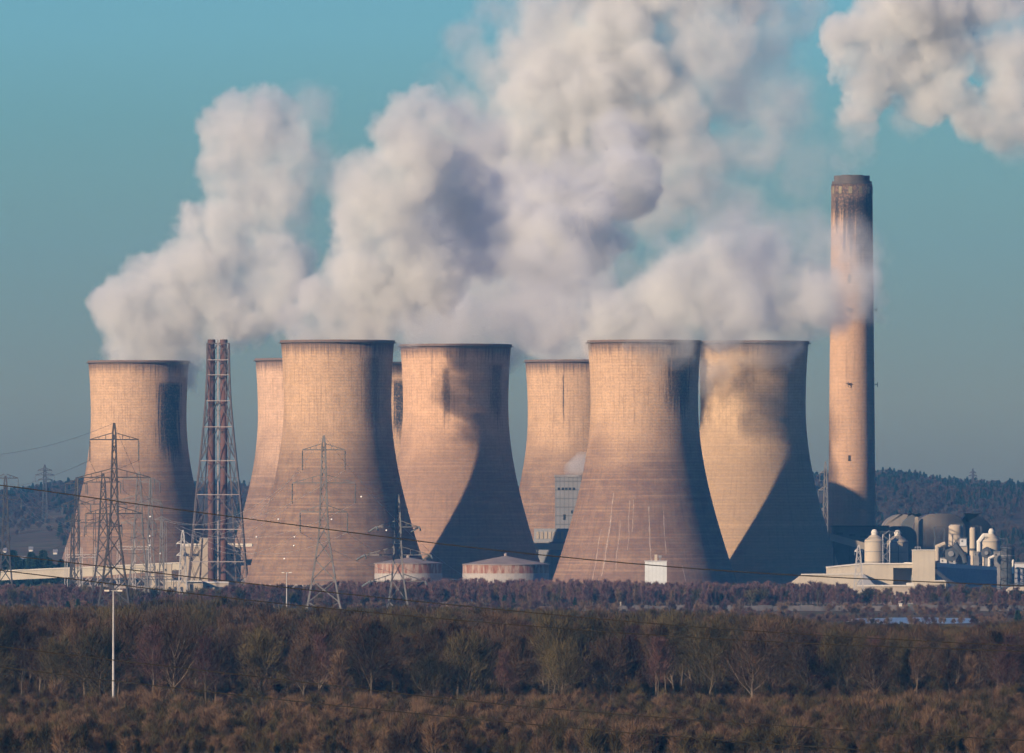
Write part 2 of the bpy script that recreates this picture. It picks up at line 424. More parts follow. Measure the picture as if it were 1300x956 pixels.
# ---------------------------------------------------------------- works buildings
cream = mat('cream_cladding', (.35, .30, .23), var=.06, scale=.05)
white = mat('white_cladding', (.47, .44, .38), var=.05, scale=.05)
grey = mat('grey_cladding', (.20, .205, .22), var=.12, scale=.08)
pale = mat('pale_panel', (.42, .42, .42), var=.1, scale=.1)
darkm = mat('dark_steel', (.045, .05, .06), var=.3, scale=.3)
midm = mat('mid_steel', (.16, .16, .165), var=.3, scale=.3)
glassm = mat('dark_window', (.02, .025, .035), rough=.2)
beige = mat('beige_block', (.30, .255, .20), var=.15, scale=.15)
rooff = mat('grey_roof', (.17, .16, .16), var=.15, scale=.1)
galv = mat('galvanised_steel', (.30, .29, .28), var=.2, scale=.5, metal=.0, rough=.5)
redbrown = mat('flue_red_brown', (.05, .028, .028), col2=(.12, .055, .045), scale=.12, stretch=(1, 1, .3))

def ribbed(name, col, per=1.2, amt=.35, axis='XY', rough=.75, hband=0):
    m = bpy.data.materials.new(name); m.use_nodes = True
    t = NT(m.node_tree); b = t.n['Principled BSDF']; b.inputs['Roughness'].default_value = rough; b.inputs['Specular IOR Level'].default_value = .2
    p = t.n.new('ShaderNodeTexCoord').outputs['Object']; x, y, z = t.xyz(p)
    s = t.math('ADD', x, y); fr = t.math('ABSOLUTE', t.math('SUBTRACT', t.math('FRACT', t.math('DIVIDE', s, per)), .5))
    k = t.ramp(fr, .25, .5, 0, amt)
    nz = t.noise(p, .09, 5, .65)
    c = t.mix(k, col, tuple(q * .45 for q in col)); c = t.mix(t.ramp(nz, .35, .7, 0, .5), c, tuple(q * .65 for q in col))
    if hband:
        f2 = t.math('ABSOLUTE', t.math('SUBTRACT', t.math('FRACT', t.math('DIVIDE', z, hband)), .5))
        c = t.mix(t.ramp(f2, .38, .48, 0, .5), c, tuple(q * .35 for q in col))
    t.l.new(c, b.inputs['Base Color']); return m

def bx(px0, px1, py0, py1, d, depth, m, name, parent=None, **kw):
    """box whose front shows between those photo rows and columns at distance d; origin at the front centre foot"""
    x0, x1, z1, z0 = X(px0, d), X(px1, d), Z(py0, d), Z(py1, d)
    if parent is not None:
        lx, ly, lz = parent.location
        return MB().box(x0 - lx, x1 - lx, d - ly, d + depth - ly, z0 - lz, z1 - lz).build(name, m, parent, **kw)
    return MB().box(x0, x1, d, d + depth, z0, z1).build(name, m, **kw)

# boiler house between and behind the towers
DBH = 5215
bh = empty('boiler_house', (X(722, DBH), DBH, 0), 'big grey boiler house with ribbed cladding glimpsed between two cooling towers', 'building')
bm_ = ribbed('boiler_house_cladding', (.17, .175, .19), 2.0, .5, hband=4.0)
MB().box(X(705, DBH) - bh.location.x, 101 - bh.location.x, 0, 42, 0, 54).build('wall', bm_, bh)
MB().box(X(705, DBH) - bh.location.x - .4, 101.4 - bh.location.x, -.4, 42.4, 54.0, 55.0).build('roof', rooff, bh)
for i, (a, b, c, d_) in enumerate(((708, 711, 619, 622), (713, 716, 619, 622), (717.5, 720.5, 619, 622), (722, 725, 619, 622), (727, 730, 619, 622), (715, 718, 653, 660), (725, 727, 648, 652))):
    bx(a, b, c, d_, DBH - .15, .5, glassm, 'window', bh)
lowb = empty('office_block', (X(697, 5190), 5190, 0), 'low block with a strip of windows under the boiler house', 'building')
bx(678, 760, 671, 762, 5190, 14, grey, 'wall', lowb)
for i in range(7): bx(681 + i * 5.2, 684.2 + i * 5.2, 675, 684, 5190 - .2, .5, beige, 'window', lowb)
bx(676, 762, 688, 689.5, 5189, 2, rooff, 'ledge', lowb)
bg = empty('pipe_bridge', (X(700, 5170), 5170, 0), 'cream covered bridge beside the office block between two towers', 'bridge')
bx(670, 745, 690, 698, 5170, 5, cream, 'gallery', bg)
for q in (682, 700, 718): bx(q, q + 1.6, 698, 765, 5171, 1.5, midm, 'post', bg)

# round rusty tanks
def rust_mat():
    m = bpy.data.materials.new('rusty_sheet'); m.use_nodes = True
    t = NT(m.node_tree); b = t.n['Principled BSDF']; b.inputs['Roughness'].default_value = .9
    p = t.n.new('ShaderNodeTexCoord').outputs['Object']; x, y, z = t.xyz(p)
    an = t.math('MULTIPLY', t.math('ARCTAN2', y, x), 12.0)
    v = t.comb(an, 0.0, t.math('MULTIPLY', z, .12))
    s = t.noise(v, .9, 5, .7)
    col = t.mix(t.ramp(s, .42, .58), (.16, .058, .034), (.27, .20, .16))
    s2 = t.noise(v, 2.3, 3, .6); col = t.mix(t.ramp(s2, .5, .7, 0, .7), col, (.12, .05, .035))
    t.l.new(col, b.inputs['Base Color']); return m
rust = rust_mat()
tankroof = mat('tank_roof', (.15, .12, .11), col2=(.22, .18, .16), scale=.2)
conc2 = mat('tank_base', (.27, .25, .23), var=.1)
def tank(px0, px1, ytop, peak, ybase, d, label):
    r = (px1 - px0) / 2 * K * d; z1 = Z(ytop, d); zp = Z(peak, d); zb = Z(ybase, d)
    root = empty('storage_tank', (X((px0 + px1) / 2, d), d + r, 0), label, 'tank', 'rusty round tanks')
    MB().lathe([(r, zb), (r, z1)], 64).build('tank_wall', rust, root)
    MB().lathe([(r + .35, z1 + .02), (r + .35, z1 + .35), (.6, zp), (.6, zp - .3), (.3, z1 + .1)], 64, cap=False).build('roof', tankroof, root)
    MB().lathe([(r + .05, -.3), (r + .05, zb - .02)], 64).build('base', conc2, root)
    MB().lathe([(.8, zp - .1), (.8, zp + .9), (.1, zp + 1.4)], 12).build('vent', tankroof, root)
    return root
tank(475, 561, 716, 708, 728, 4760, 'smaller rusty round tank with conical roof, behind the short pylon')
tank(587, 697, 717.5, 706, 728, 4740, 'larger rusty round tank with conical roof, standing right of the smaller one')

# pale box building in front of the streaked tower
pb = empty('pump_house', (X(833, 4760), 4760, 0), 'pale box building with rooftop vents in front of the streaked tower', 'building')
bx(819, 846.5, 713, 765, 4760, 10, ribbed('pale_cladding', (.50, .53, .53), 1.6, .18), 'wall', pb)
bx(818.5, 847, 711.8, 713, 4759.7, 10.8, pale, 'roof', pb)
bx(831, 834.5, 704, 712, 4763, 2, cream, 'roof_vent', pb); bx(836, 840, 705, 708, 4763, 2, midm, 'roof_vent', pb); bx(837.2, 838.8, 708, 712, 4763.4, 1, midm, 'vent_post', pb)

# ---------------------------------------------------------------- left: conveyor, twin stack, low buildings
DCV = 5230
cv = empty('coal_conveyor', (X(150, DCV), DCV, 0), 'long cream covered conveyor running in from the left edge, passing under the pylons', 'conveyor')
def slab(pts, d, depth, m, name, parent=None, **kw):
    lx, ly, lz = parent.location if parent else (0, 0, 0)
    return MB().prism([(X(a, d) - lx, Z(b, d) - lz) for a, b in pts], d - ly, d + depth - ly).build(name, m, parent, **kw)
slab([(-160, 733), (130, 720), (205, 716), (325, 711), (325, 717), (205, 725), (130, 731), (-160, 744)], DCV, 5, ribbed('conveyor_cladding', (.42, .38, .30), 6.0, .10), 'gallery', cv)
slab([(-160, 731.2), (130, 718.4), (205, 714.6), (325, 709.8), (325, 711), (205, 716), (130, 720), (-160, 733)], DCV - .4, 5.8, white, 'roof', cv)
for q in (-110, -50, 10, 62, 118, 172, 226, 280):
    t_ = MB(); x = X(q, DCV) - cv.location.x; zt = Z(740, DCV)
    t_.beam((x - 1.2, 1, -.3), (x, 2.4, zt), .28); t_.beam((x + 1.2, 4, -.3), (x, 2.6, zt), .28); t_.build('trestle', midm, cv)

DST = 5150
st = empty('flue_stack', (X(277, DST), DST, 0), 'tall twin red brown flues inside a tapering steel lattice frame, left', 'chimney')
s_ = K * DST
for q in (268.5, 284):
    MB().lathe([(4.6 * s_, 0), (4.6 * s_, Z(444, DST)), (4.0 * s_, Z(443.5, DST)), (4.0 * s_, Z(436, DST)), (4.9 * s_, Z(435.5, DST)), (4.9 * s_, Z(431, DST)), (3.9 * s_, Z(431, DST)), (3.9 * s_, Z(436, DST))], 28, X(q, DST) - st.location.x, 0).build('flue', redbrown, st, smooth=False)
prof_st = [(434, 13.8), (470, 14.2), (500, 15.2), (540, 18.5), (585, 23), (620, 27), (662, 30.5), (700, 33.5), (759, 39)]
levels = [436, 457, 476, 509, 542, 585, 628, 672, 713, 759]
lat = MB(); corners = []
for ly_ in levels:
    h = interp(prof_st, ly_) * s_; z = Z(ly_, DST) if ly_ < 759 else 0.0
    corners.append([(-h, -h, z), (h, -h, z), (h, h, z), (-h, h, z)])
deck = MB()
for k in range(len(levels) - 1):
    for i in range(4):
        a, b = corners[k][i], corners[k + 1][i]; a2, b2 = corners[k][(i + 1) % 4], corners[k + 1][(i + 1) % 4]
        lat.beam(a, b, .42); lat.beam(a, a2, .26)
        ia, ib = [Vector((p[0] * .62, p[1] * .62, p[2])) for p in (a, b)]; ia2 = Vector((a2[0] * .62, a2[1] * .62, a2[2])); lat.beam(ia, ib, .26); lat.beam(ia, b, .14); lat.beam(a, ib, .14); lat.beam(ia, ia2, .14); lat.beam(ia2, ib, .14)
        mid = tuple((p + q) / 2 for p, q in zip(a, a2)); 
        lat.beam(mid, b, .2); lat.beam(mid, b2, .2)
        midb = tuple((p + q) / 2 for p, q in zip(a, b)); m2 = tuple((p + q) / 2 for p, q in zip(mid, b)); lat.beam(midb, m2, .13)
        midb = tuple((p + q) / 2 for p, q in zip(a2, b2)); m2 = tuple((p + q) / 2 for p, q in zip(mid, b2)); lat.beam(midb, m2, .13)
latm = mat('painted_lattice', (.085, .07, .07), var=.3, scale=.3, rough=.6)
lat.build('lattice_frame', latm, st)
for k in range(1, len(levels) - 1):
    h = interp(prof_st, levels[k]) * s_; z = Z(levels[k], DST)
    p = MB(); p.box(-h, h, -h - .25, -h + .5, z - .2, z + .2); p.build('walkway', mat('walkway', (.24, .21, .20)) if k == 1 else bpy.data.materials['walkway'], st)
ld = MB(); ld.box(-.28, .28, -5.2, -4.9, 2, Z(432, DST)); ld.build('ladder', bpy.data.materials['walkway'], st)

lb = empty('control_building', (X(268, 5205), 5205, 0), 'cream building with white parapet behind the twin flue lattice', 'building')
bx(230, 305, 694, 765, 5205, 14, beige, 'wall', lb); bx(229, 320, 690, 694, 5204.5, 15, white, 'parapet', lb)
for i in range(6): bx(233 + i * 12, 240 + i * 12, 703, 706, 5204.8, .5, glassm, 'window', lb)
tb_ = empty('plant_room', (X(261, 5190), 5190, 0), 'small square beige block rising above the cream control building', 'building')
bx(253, 269, 684, 765, 5190, 9, beige, 'wall', tb_); bx(252.5, 269.5, 682.8, 684, 5189.6, 9.8, cream, 'roof', tb_)
w1_ = empty('switch_house', (X(230, 4700), 4700, 0), 'low cream switch house with dark doors at the foot of the twin flues', 'building')
bx(211, 236, 738.5, 765, 4700, 8, cream, 'wall', w1_); bx(237, 256, 739, 765, 4701, 8, beige, 'annex', w1_); bx(210.5, 256.5, 737.2, 738.5, 4699.6, 9, white, 'roof', w1_)
for q in (214, 221, 229): bx(q, q + 3, 745, 765, 4699.8, .6, darkm, 'door', w1_)
bx(241, 245, 742, 765, 4700.8, .6, darkm, 'door', w1_)
w2_ = empty('switch_house', (X(272, 4705), 4705, 0), 'low grey switch house with a reddish door, right of the cream one', 'building')
bx(257.5, 290, 740, 765, 4705, 8, beige, 'wall', w2_); bx(257, 290.5, 738.4, 740, 4704.6, 9, pale, 'roof', w2_)
bx(262, 266, 744, 765, 4704.8, .6, mat('red_door', (.20, .05, .035)), 'door', w2_); bx(272, 284, 745, 765, 4704.8, .6, darkm, 'door', w2_)
for (a, b, c, lab) in ((207.5, 218, 716, 'tall narrow cream box building above the conveyor end'), (190, 197, 719, 'slim cream tower building left of the conveyor end')):
    r_ = empty('transfer_tower', (X((a + b) / 2, 4712), 4712, 0), lab, 'building')
    bx(a, b, c, 765, 4712, 6, cream, 'wall', r_); bx(a - .4, b + .4, c - 1, c, 4711.6, 7, pale, 'roof', r_)
    bx(a + 2, a + 3.6, c + 6, c + 9, 4711.7, .5, glassm, 'window', r_)

# ---------------------------------------------------------------- right: halls, silos, white sheds
def arch(px0, px1, top, foot, d, depth, rad, m, name, parent):
    """outline with rounded shoulders"""
    p = [(px0, foot)]
    for i in range(9): a = math.pi - i * math.pi / 16; p.append((px0 + rad + rad * math.cos(a), top + (rad * .9) - rad * .9 * math.sin(a)))
    for i in range(9): a = math.pi / 2 - i * math.pi / 16; p.append((px1 - rad + rad * math.cos(a), top + (rad * .9) - rad * .9 * math.sin(a)))
    p.append((px1, foot)); return slab(p, d, depth, m, name, parent)
hallm = ribbed('hall_cladding', (.17, .15, .13), 3.0, .15); hall_shaded = mat('hall_shaded', (.07, .075, .08), var=.2, scale=.1)  # second, darker colour paints the shaded parts of the halls
h1 = empty('round_shouldered_hall', (X(1150, 5420), 5420, 0), 'brown hall with a round shouldered roof, just right of the tall chimney', 'building', 'round shouldered halls')
arch(1122, 1170, 652.5, 762, 5420, 60, 26, hallm, 'wall', h1)
arch(1143, 1182, 651.5, 762, 5405, 14.9, 26, hall_shaded, 'shaded_front', h1)  # dark slab standing in for a shadow across the hall front
h2 = empty('round_shouldered_hall', (X(1213, 5340), 5340, 0), 'larger round shouldered hall behind the pipes and silos, half of it dark', 'building', 'round shouldered halls')
arch(1163, 1226, 652, 763, 5340, 60, 24, hallm, 'wall', h2)
arch(1210, 1263, 651.5, 763, 5345, 50, 36, hall_shaded, 'shaded_side', h2)  # right part in shade, its darkness put into the colour
arch(1161.5, 1166, 656, 763, 5338, 2, 2, beige, 'edge_trim', h2)
pbm = mat('shaded_steel', (.07, .075, .085), var=.3, scale=.15)  # steel colour darkened for the shadow at the chimney foot
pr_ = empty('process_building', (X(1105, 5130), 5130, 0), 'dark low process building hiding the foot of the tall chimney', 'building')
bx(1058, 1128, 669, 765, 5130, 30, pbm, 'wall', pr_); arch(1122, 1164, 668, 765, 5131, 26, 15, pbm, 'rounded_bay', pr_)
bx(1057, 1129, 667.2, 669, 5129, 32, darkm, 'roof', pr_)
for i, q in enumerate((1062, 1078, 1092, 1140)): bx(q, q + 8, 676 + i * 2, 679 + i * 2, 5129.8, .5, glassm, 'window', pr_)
midconv = mat('conveyor_side', (.20, .175, .145), var=.1, scale=.1)
c2 = empty('sloping_conveyor', (X(1080, 5050), 5050, 0), 'short cream conveyor sloping down from the shaded tower towards the silos', 'conveyor')
slab([(1054, 677), (1098, 689), (1098, 698), (1054, 686)], 5050, 5, midconv, 'gallery', c2)
for q, y in ((1058, 686), (1078, 692), (1094, 697)): bx(q, q + 1.3, y, 757, 5051, 1.2, darkm, 'post', c2)

def silo(px0, px1, ytop, ycone, d, label, m=cream, extras=True):
    r = (px1 - px0) / 2 * K * d
    root = empty('silo', (X((px0 + px1) / 2, d), d, 0), label, 'silo')
    z1 = Z(ycone, d); zt = Z(ytop, d)
    MB().lathe([(r, 0), (r, z1), (r * .35, zt), (0.05, zt + .1)], 40).build('silo_wall', m, root)
    for f in (.45, .62, .8, .97):
        MB().lathe([(r + .02, z1 * f), (r + .12, z1 * f), (r + .12, z1 * f + .25), (r + .02, z1 * f + .25)], 40, cap=False).build('band', midm, root)
    if extras:
        MB().lathe([(.2, zt - 1), (r * .3, zt - .5), (r * .34, zt + 1.2), (r * .22, zt + 2.2), (.05, zt + 2.5)], 16).build('filter_dome', white, root)
        q = MB()
        for s in (-1, 1): q.beam((r * .8 * s, -r * .6, z1), (r * .8 * s, -r * .6, z1 + 1.1), .07)
        q.beam((-r * .9, -r * .7, z1 + 1.1), (r * .9, -r * .7, z1 + 1.1), .07); q.beam((-r * .9, -r * .7, z1 + .6), (r * .9, -r * .7, z1 + .6), .05)
        q.build('railing', darkm, root)
    return root
silo(1097.5, 1123, 679, 686, 4900, 'bright cream silo with a cone top, standing left of the shaded one')
silo(1126, 1153, 680, 687, 4912, 'silo in the shade of the bright cream one, white dome on top', m=beige)
lt = empty('stair_tower', (X(1125, 4898), 4898, 0), 'thin steel stair tower between the two cream silos', 'stair tower')
q = MB()
for a in (-1, 1):
    for b in (-1, 1): q.beam((a * 1.5, b * 1.5, 0), (a * 1.5, b * 1.5, Z(678, 4898)), .14)
q.build('frame', pale, lt); q = MB()
for i in range(12):
    z = 2 + i * 2.3; sgn = 1 if i % 2 else -1; q.beam((-1.4 * sgn, -1.3, z), (1.4 * sgn, -1.3, z + 2.3), .16)
q.build('flight', midm, lt)
brd = empty('silo_gantry', (X(1123, 4905), 4905, 0), 'dark gantry carrying pipes across the tops of the silos', 'gantry')
q = MB()
for i in range(8): q.beam((-4 + i * 1.3, 0, Z(682, 4905)), (-4 + (i + 1) * 1.3, 0, Z(675, 4905)), .15); q.beam((-4 + i * 1.3, 0, Z(675, 4905)), (-4 + (i + 1) * 1.3, 0, Z(675, 4905)), .16)
for xx in (-4, 0, 6): q.beam((xx, 0, 0), (xx, 0, Z(675, 4905)), .16)
q.build('truss', darkm, brd)

DS = 4800
sh = empty('white_shed', (X(1105, DS), DS, 0), 'long low cream shed with a big dark doorway, left of the square block', 'building')
shm = ribbed('shed_cladding', (.39, .345, .27), 2.4, .10)
slab([(1051, 765), (1051, 721), (1096, 716.5), (1134, 716.5), (1134, 765)], DS, 26, shm, 'wall', sh)
slab([(1134, 721), (1134, 716.5), (1160, 716.5), (1160, 721)], DS, 26, shm, 'lintel', sh)
bx(1134, 1160, 721, 765, DS + 7, 18, grey, 'doorway_back', sh)
slab([(1050.5, 721), (1050.5, 719.6), (1096, 715), (1160.5, 715), (1160.5, 716.5), (1096, 716.5)], DS - .5, 27, white, 'roof_edge', sh)
l2 = empty('lean_to_shed', (X(1030, DS - 14), DS - 14, 0), 'lower cream lean-to with a sloping left end beside the long shed', 'building')
slab([(996, 765), (1003, 741), (1018, 730), (1070, 729.5), (1096, 729.5), (1113, 744), (1120, 765)], DS - 14, 13.5, shm, 'wall', l2)
slab([(1018, 728.6), (1096, 728.2), (1096, 729.5), (1018, 730)], DS - 14.4, 14, white, 'roof_edge', l2)
slab([(1096, 729), (1099, 731), (1113, 745), (1113, 760), (1088, 760), (1088, 740)], DS - 14.6, .4, grey, 'shadow_panel', l2)  # thin grey sheet painting a triangular shadow on the wall
blk = empty('square_block', (X(1173, DS - 8), DS - 8, 0), 'tall square cream block rising from the middle of the white sheds', 'building')
bx(1159, 1187, 699, 765, DS - 8, 12, shm, 'wall', blk); bx(1187.1, 1201, 738, 765, DS - 10, 11, shm, 'annex', blk)
bx(1158.6, 1187.4, 697.8, 699, DS - 8.4, 12.8, white, 'roof', blk); bx(1187.5, 1201.5, 736.6, 738, DS - 10.4, 12, white, 'annex_roof', blk)
q = MB(); x0_, x1_ = X(1161, DS) - blk.location.x, X(1168, DS) - blk.location.x; zt = Z(697.8, DS - 8)
for xx in (x0_, (x0_ + x1_) / 2, x1_): q.beam((xx, 1, zt), (xx, 1, zt + 1.1), .08)
q.beam((x0_, 1, zt + 1.1), (x1_, 1, zt + 1.1), .1); q.build('railing', pale, blk)
fw = empty('front_wall_shed', (X(1125, DS - 22), DS - 22, 0), 'low long cream store with pale roof edge in front of the sheds', 'building')
bx(1089, 1160, 744.5, 765, DS - 22, 6, beige, 'wall', fw); bx(1088.5, 1160.5, 742.6, 744.5, DS - 22.4, 7, white, 'roof', fw); bx(1151, 1160, 740, 742.6, DS - 21, 4, white, 'roof_hatch', fw)
# wing whose long wall faces away from the sun
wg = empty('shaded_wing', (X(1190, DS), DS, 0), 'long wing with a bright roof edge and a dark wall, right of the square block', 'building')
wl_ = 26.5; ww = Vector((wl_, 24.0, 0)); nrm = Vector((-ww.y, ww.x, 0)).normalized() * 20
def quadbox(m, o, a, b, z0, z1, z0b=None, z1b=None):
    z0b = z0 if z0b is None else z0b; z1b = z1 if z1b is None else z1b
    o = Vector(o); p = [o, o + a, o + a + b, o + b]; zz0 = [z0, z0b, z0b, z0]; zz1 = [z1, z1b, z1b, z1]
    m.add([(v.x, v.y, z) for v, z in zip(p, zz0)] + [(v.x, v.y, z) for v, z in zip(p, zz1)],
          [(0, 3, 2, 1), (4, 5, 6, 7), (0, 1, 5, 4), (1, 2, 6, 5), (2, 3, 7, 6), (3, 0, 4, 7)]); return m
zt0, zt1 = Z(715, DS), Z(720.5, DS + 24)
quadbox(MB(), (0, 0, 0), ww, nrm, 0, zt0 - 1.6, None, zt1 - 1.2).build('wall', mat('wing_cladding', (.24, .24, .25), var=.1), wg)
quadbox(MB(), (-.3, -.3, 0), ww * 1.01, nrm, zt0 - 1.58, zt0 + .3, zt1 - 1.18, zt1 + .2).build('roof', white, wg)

# silos, drums, ducts of the gas-cleaning plant
silo(1247, 1270, 678, 686, 4870, 'fat cream silo with railings, standing right of the pipework')
v_ = empty('slim_silo', (X(1235, 4880), 4880, 0), 'slim pale cylindrical silo among the pipes, left of the fat one', 'silo')
MB().lathe([(1.4, 0), (1.4, Z(671, 4880)), (.9, Z(669.5, 4880))], 24).build('silo_wall', cream, v_)
MB().lathe([(1.6, Z(699, 4880)), (1.6, Z(696, 4880))], 24).build('collar', darkm, v_)
v_ = empty('absorber_tower', (X(1213, 4890), 4890, 0), 'tapered grey tower in a dark steel frame behind the sheds', 'tower')
MB().lathe([(3.3, Z(700, 4890)), (3.0, Z(668, 4890)), (2.2, Z(666, 4890))], 28).build('vessel', beige, v_)
MB().lathe([(1.2, 0), (1.2, Z(700, 4890))], 20).build('pedestal', midm, v_)
def frame(px0, px1, ytop, d, depth, nlev, m, label, brace=True):
    root = empty('steel_frame', (X((px0 + px1) / 2, d), d, 0), label, 'steel frame', 'pipework frames')
    h = (px1 - px0) / 2 * K * d; zt = Z(ytop, d); q = MB()
    for y in (0, depth):
        for xx in (-h, h): q.beam((xx, y, 0), (xx, y, zt), .22)
    q.build('post_set', m, root); q = MB()
    for k in range(1, nlev + 1):
        z = zt * k / nlev
        for y in (0, depth): q.beam((-h, y, z), (h, y, z), .18)
        for xx in (-h, h): q.beam((xx, 0, z), (xx, depth, z), .18)
    q.build('floor_beams', m, root)
    if brace:
        q = MB()
        for k in range(nlev):
            z0_, z1_ = zt * k / nlev, zt * (k + 1) / nlev; s = 1 if k % 2 else -1
            q.beam((-h * s, -.05, z0_), (h * s, -.05, z1_), .12); q.beam((h, 0, z0_), (h, depth, z1_), .12)
        q.build('bracing', m, root)
    return root
frame(1187, 1199, 669, 4880, 8, 6, darkm, 'dark leaning steel frame right behind the square block')
frame(1210, 1222, 665, 4895, 8, 7, darkm, 'tall dark steel frame beside the tapered grey tower')
frame(1222, 1246, 668, 4905, 9, 6, darkm, 'wide dark steel frame behind the slim silo')
frame(1268, 1279, 684, 4880, 8, 6, darkm, 'dark steel frame on the right side of the fat silo')
def drum(px, py, rpx, d, ln, label, m):
    r = rpx * K * d; root = empty('duct_drum', (X(px, d), d, 0), label, 'drum')
    g = MB(); g.lathe([(r * .15, -ln / 2), (r, -ln / 2 + .3), (r, ln / 2 - .3), (r * .15, ln / 2)], 28)
    z = Z(py, d); g.v = [(a, c, z + b) for a, b, c in g.v]; g.build('casing', m, root)
    MB().box(-r * .3, r * .3, -ln * .3, ln * .3, 0, z - r * .8).build('stand', midm, root)
    g = MB(); g.lathe([(r * .05, 0), (r * .38, .05), (r * .38, .5), (r * .05, .55)], 20); g.v = [(a, c - ln / 2 - .5, z + b) for a, b, c in g.v]; g.build('hub', midm, root)
drum(1207, 703, 9.5, 4850, 5, 'big dark round duct drum above the shed roof', darkm)
drum(1252, 702, 6.5, 4845, 4, 'smaller dark round drum at the foot of the fat silo', darkm)
pm = [pale, midm, cream, white]
rr = random.Random(4)
def pipe(pts, d, r, m, label):
    root = MB(); P = [W(a, b, d) for a, b in pts]
    for a, b in zip(P, P[1:]): root.beam(a, b, r, 8)
    for p in P[1:-1]: root.lathe([(.01, p.z - r), (r * .8, p.z - r * .6), (r * 1.05, p.z), (r * .8, p.z + r * .6), (.01, p.z + r)], 8, p.x, p.y)
    return root.build('duct', m, label=label, cat='duct')
pipe([(1190, 712), (1190, 694), (1200, 690)], 4846, 1.0, beige, 'bent beige duct rising behind the square block into the frame')
pipe([(1212, 690), (1224, 706), (1226, 714)], 4842, 1.3, darkm, 'thick dark duct sloping down right from the big drum')
pipe([(1243, 716), (1243, 688), (1249, 680), (1255, 680)], 4856, 1.1, white, 'white duct bending over onto the top of the fat silo')
pipe([(1256, 719), (1256, 709), (1262, 706)], 4840, .7, white, 'short white duct below the fat silo')
pipe([(1230, 718), (1230, 705)], 4844, .8, pale, 'upright grey duct stub below the slim silo')
pipe([(1286, 728), (1286, 712), (1287, 711)], 4850, .5, white, 'lone white vent pipe near the right edge')
for i, (a, b, c, dd, m, lab) in enumerate(((1194, 1202, 708, 716, pale, 'small grey equipment cabin left of the big drum'), (1216, 1228, 693, 716, beige, 'beige equipment housing right of the big drum'), (1219, 1227, 683, 693, pale, 'pale fan housing on top of the beige housing'),
                                           (1236, 1243, 700, 718, midm, 'grey pump unit left of the white duct'), (1262, 1270, 700, 718, midm, 'grey valve house under the fat silo'))):
    r_ = empty('equipment_housing', (X((a + b) / 2, 4852), 4852, 0), lab, 'housing')
    base = 765 if dd != 693 else 693.3
    bx(a, b, c + 1, base, 4852 + i * .3, 5, m, 'casing', r_); bx(a - .5, b + .5, c, c + .9, 4851.6 + i * .3, 6, midm, 'roof', r_)
    bx(a + 1.5, a + 3.2, c + 3, c + 5, 4851.8 + i * .3, .5, darkm, 'louvre', r_)
r_ = empty('dark_vessel', (X(1279, 4890), 4890, 0), 'dark squat tank right of the fat silo and its frame', 'tank')
MB().lathe([(3.1, 0), (3.1, Z(697, 4890)), (2.4, Z(694.5, 4890)), (.1, Z(693.5, 4890))], 28).build('tank_wall', darkm, r_); MB().lathe([(3.15, Z(706, 4890)), (3.3, Z(706, 4890)), (3.3, Z(705, 4890)), (3.15, Z(705, 4890))], 28, cap=False).build('band', midm, r_)
# long pipe rack and dark yard at the far right
pk = empty('pipe_rack', (X(1245, 4770), 4770, 0), 'low dark pipe rack sagging across the yard at the far right', 'pipe rack')
q = MB(); pts = [(1187, 722), (1203, 735), (1222, 746), (1240, 748), (1270, 746), (1300, 738), (1330, 733)]
for off in (0, 2.2, 4.2):
    for a, b in zip(pts, pts[1:]):
        va, vb = W(a[0], a[1] + off, 4770) - pk.location, W(b[0], b[1] + off, 4770) - pk.location; q.beam(va, vb, .25)
q.build('pipes', darkm, pk); q = MB()
for a in pts[1:]: va = W(a[0], a[1] + 4, 4770) - pk.location; q.beam((va.x, .3, 0), (va.x, .3, va.z), .25)
q.build('trestles', darkm, pk)
for (a, b, c, d0, lab, m) in ((1268, 1330, 722, 4930, 'dark shaded store behind the pipe rack at the right edge', grey), (1284, 1322, 715, 5000, 'pale flat roofed unit at the right edge', pale)):
    r_ = empty('store_building', (X((a + b) / 2, d0), d0, 0), lab, 'building'); bx(a, b, c, 765, d0, 20, m, 'wall', r_); bx(a - .5, b + .5, c - 1.2, c, d0 - .4, 21, rooff, 'roof', r_); bx(a + 6, a + 11, c + 5, c + 9, d0 - .2, .6, glassm, 'window', r_)
dm = empty('rounded_shed', (X(1300, 4700), 4700, 0), 'low pale shed with rounded roof at the right edge', 'building')
arch(1278, 1328, 745, 766, 4700, 14, 9, cream, 'wall', dm); bx(1292, 1299, 752, 766, 4699.8, .6, midm, 'door', dm)

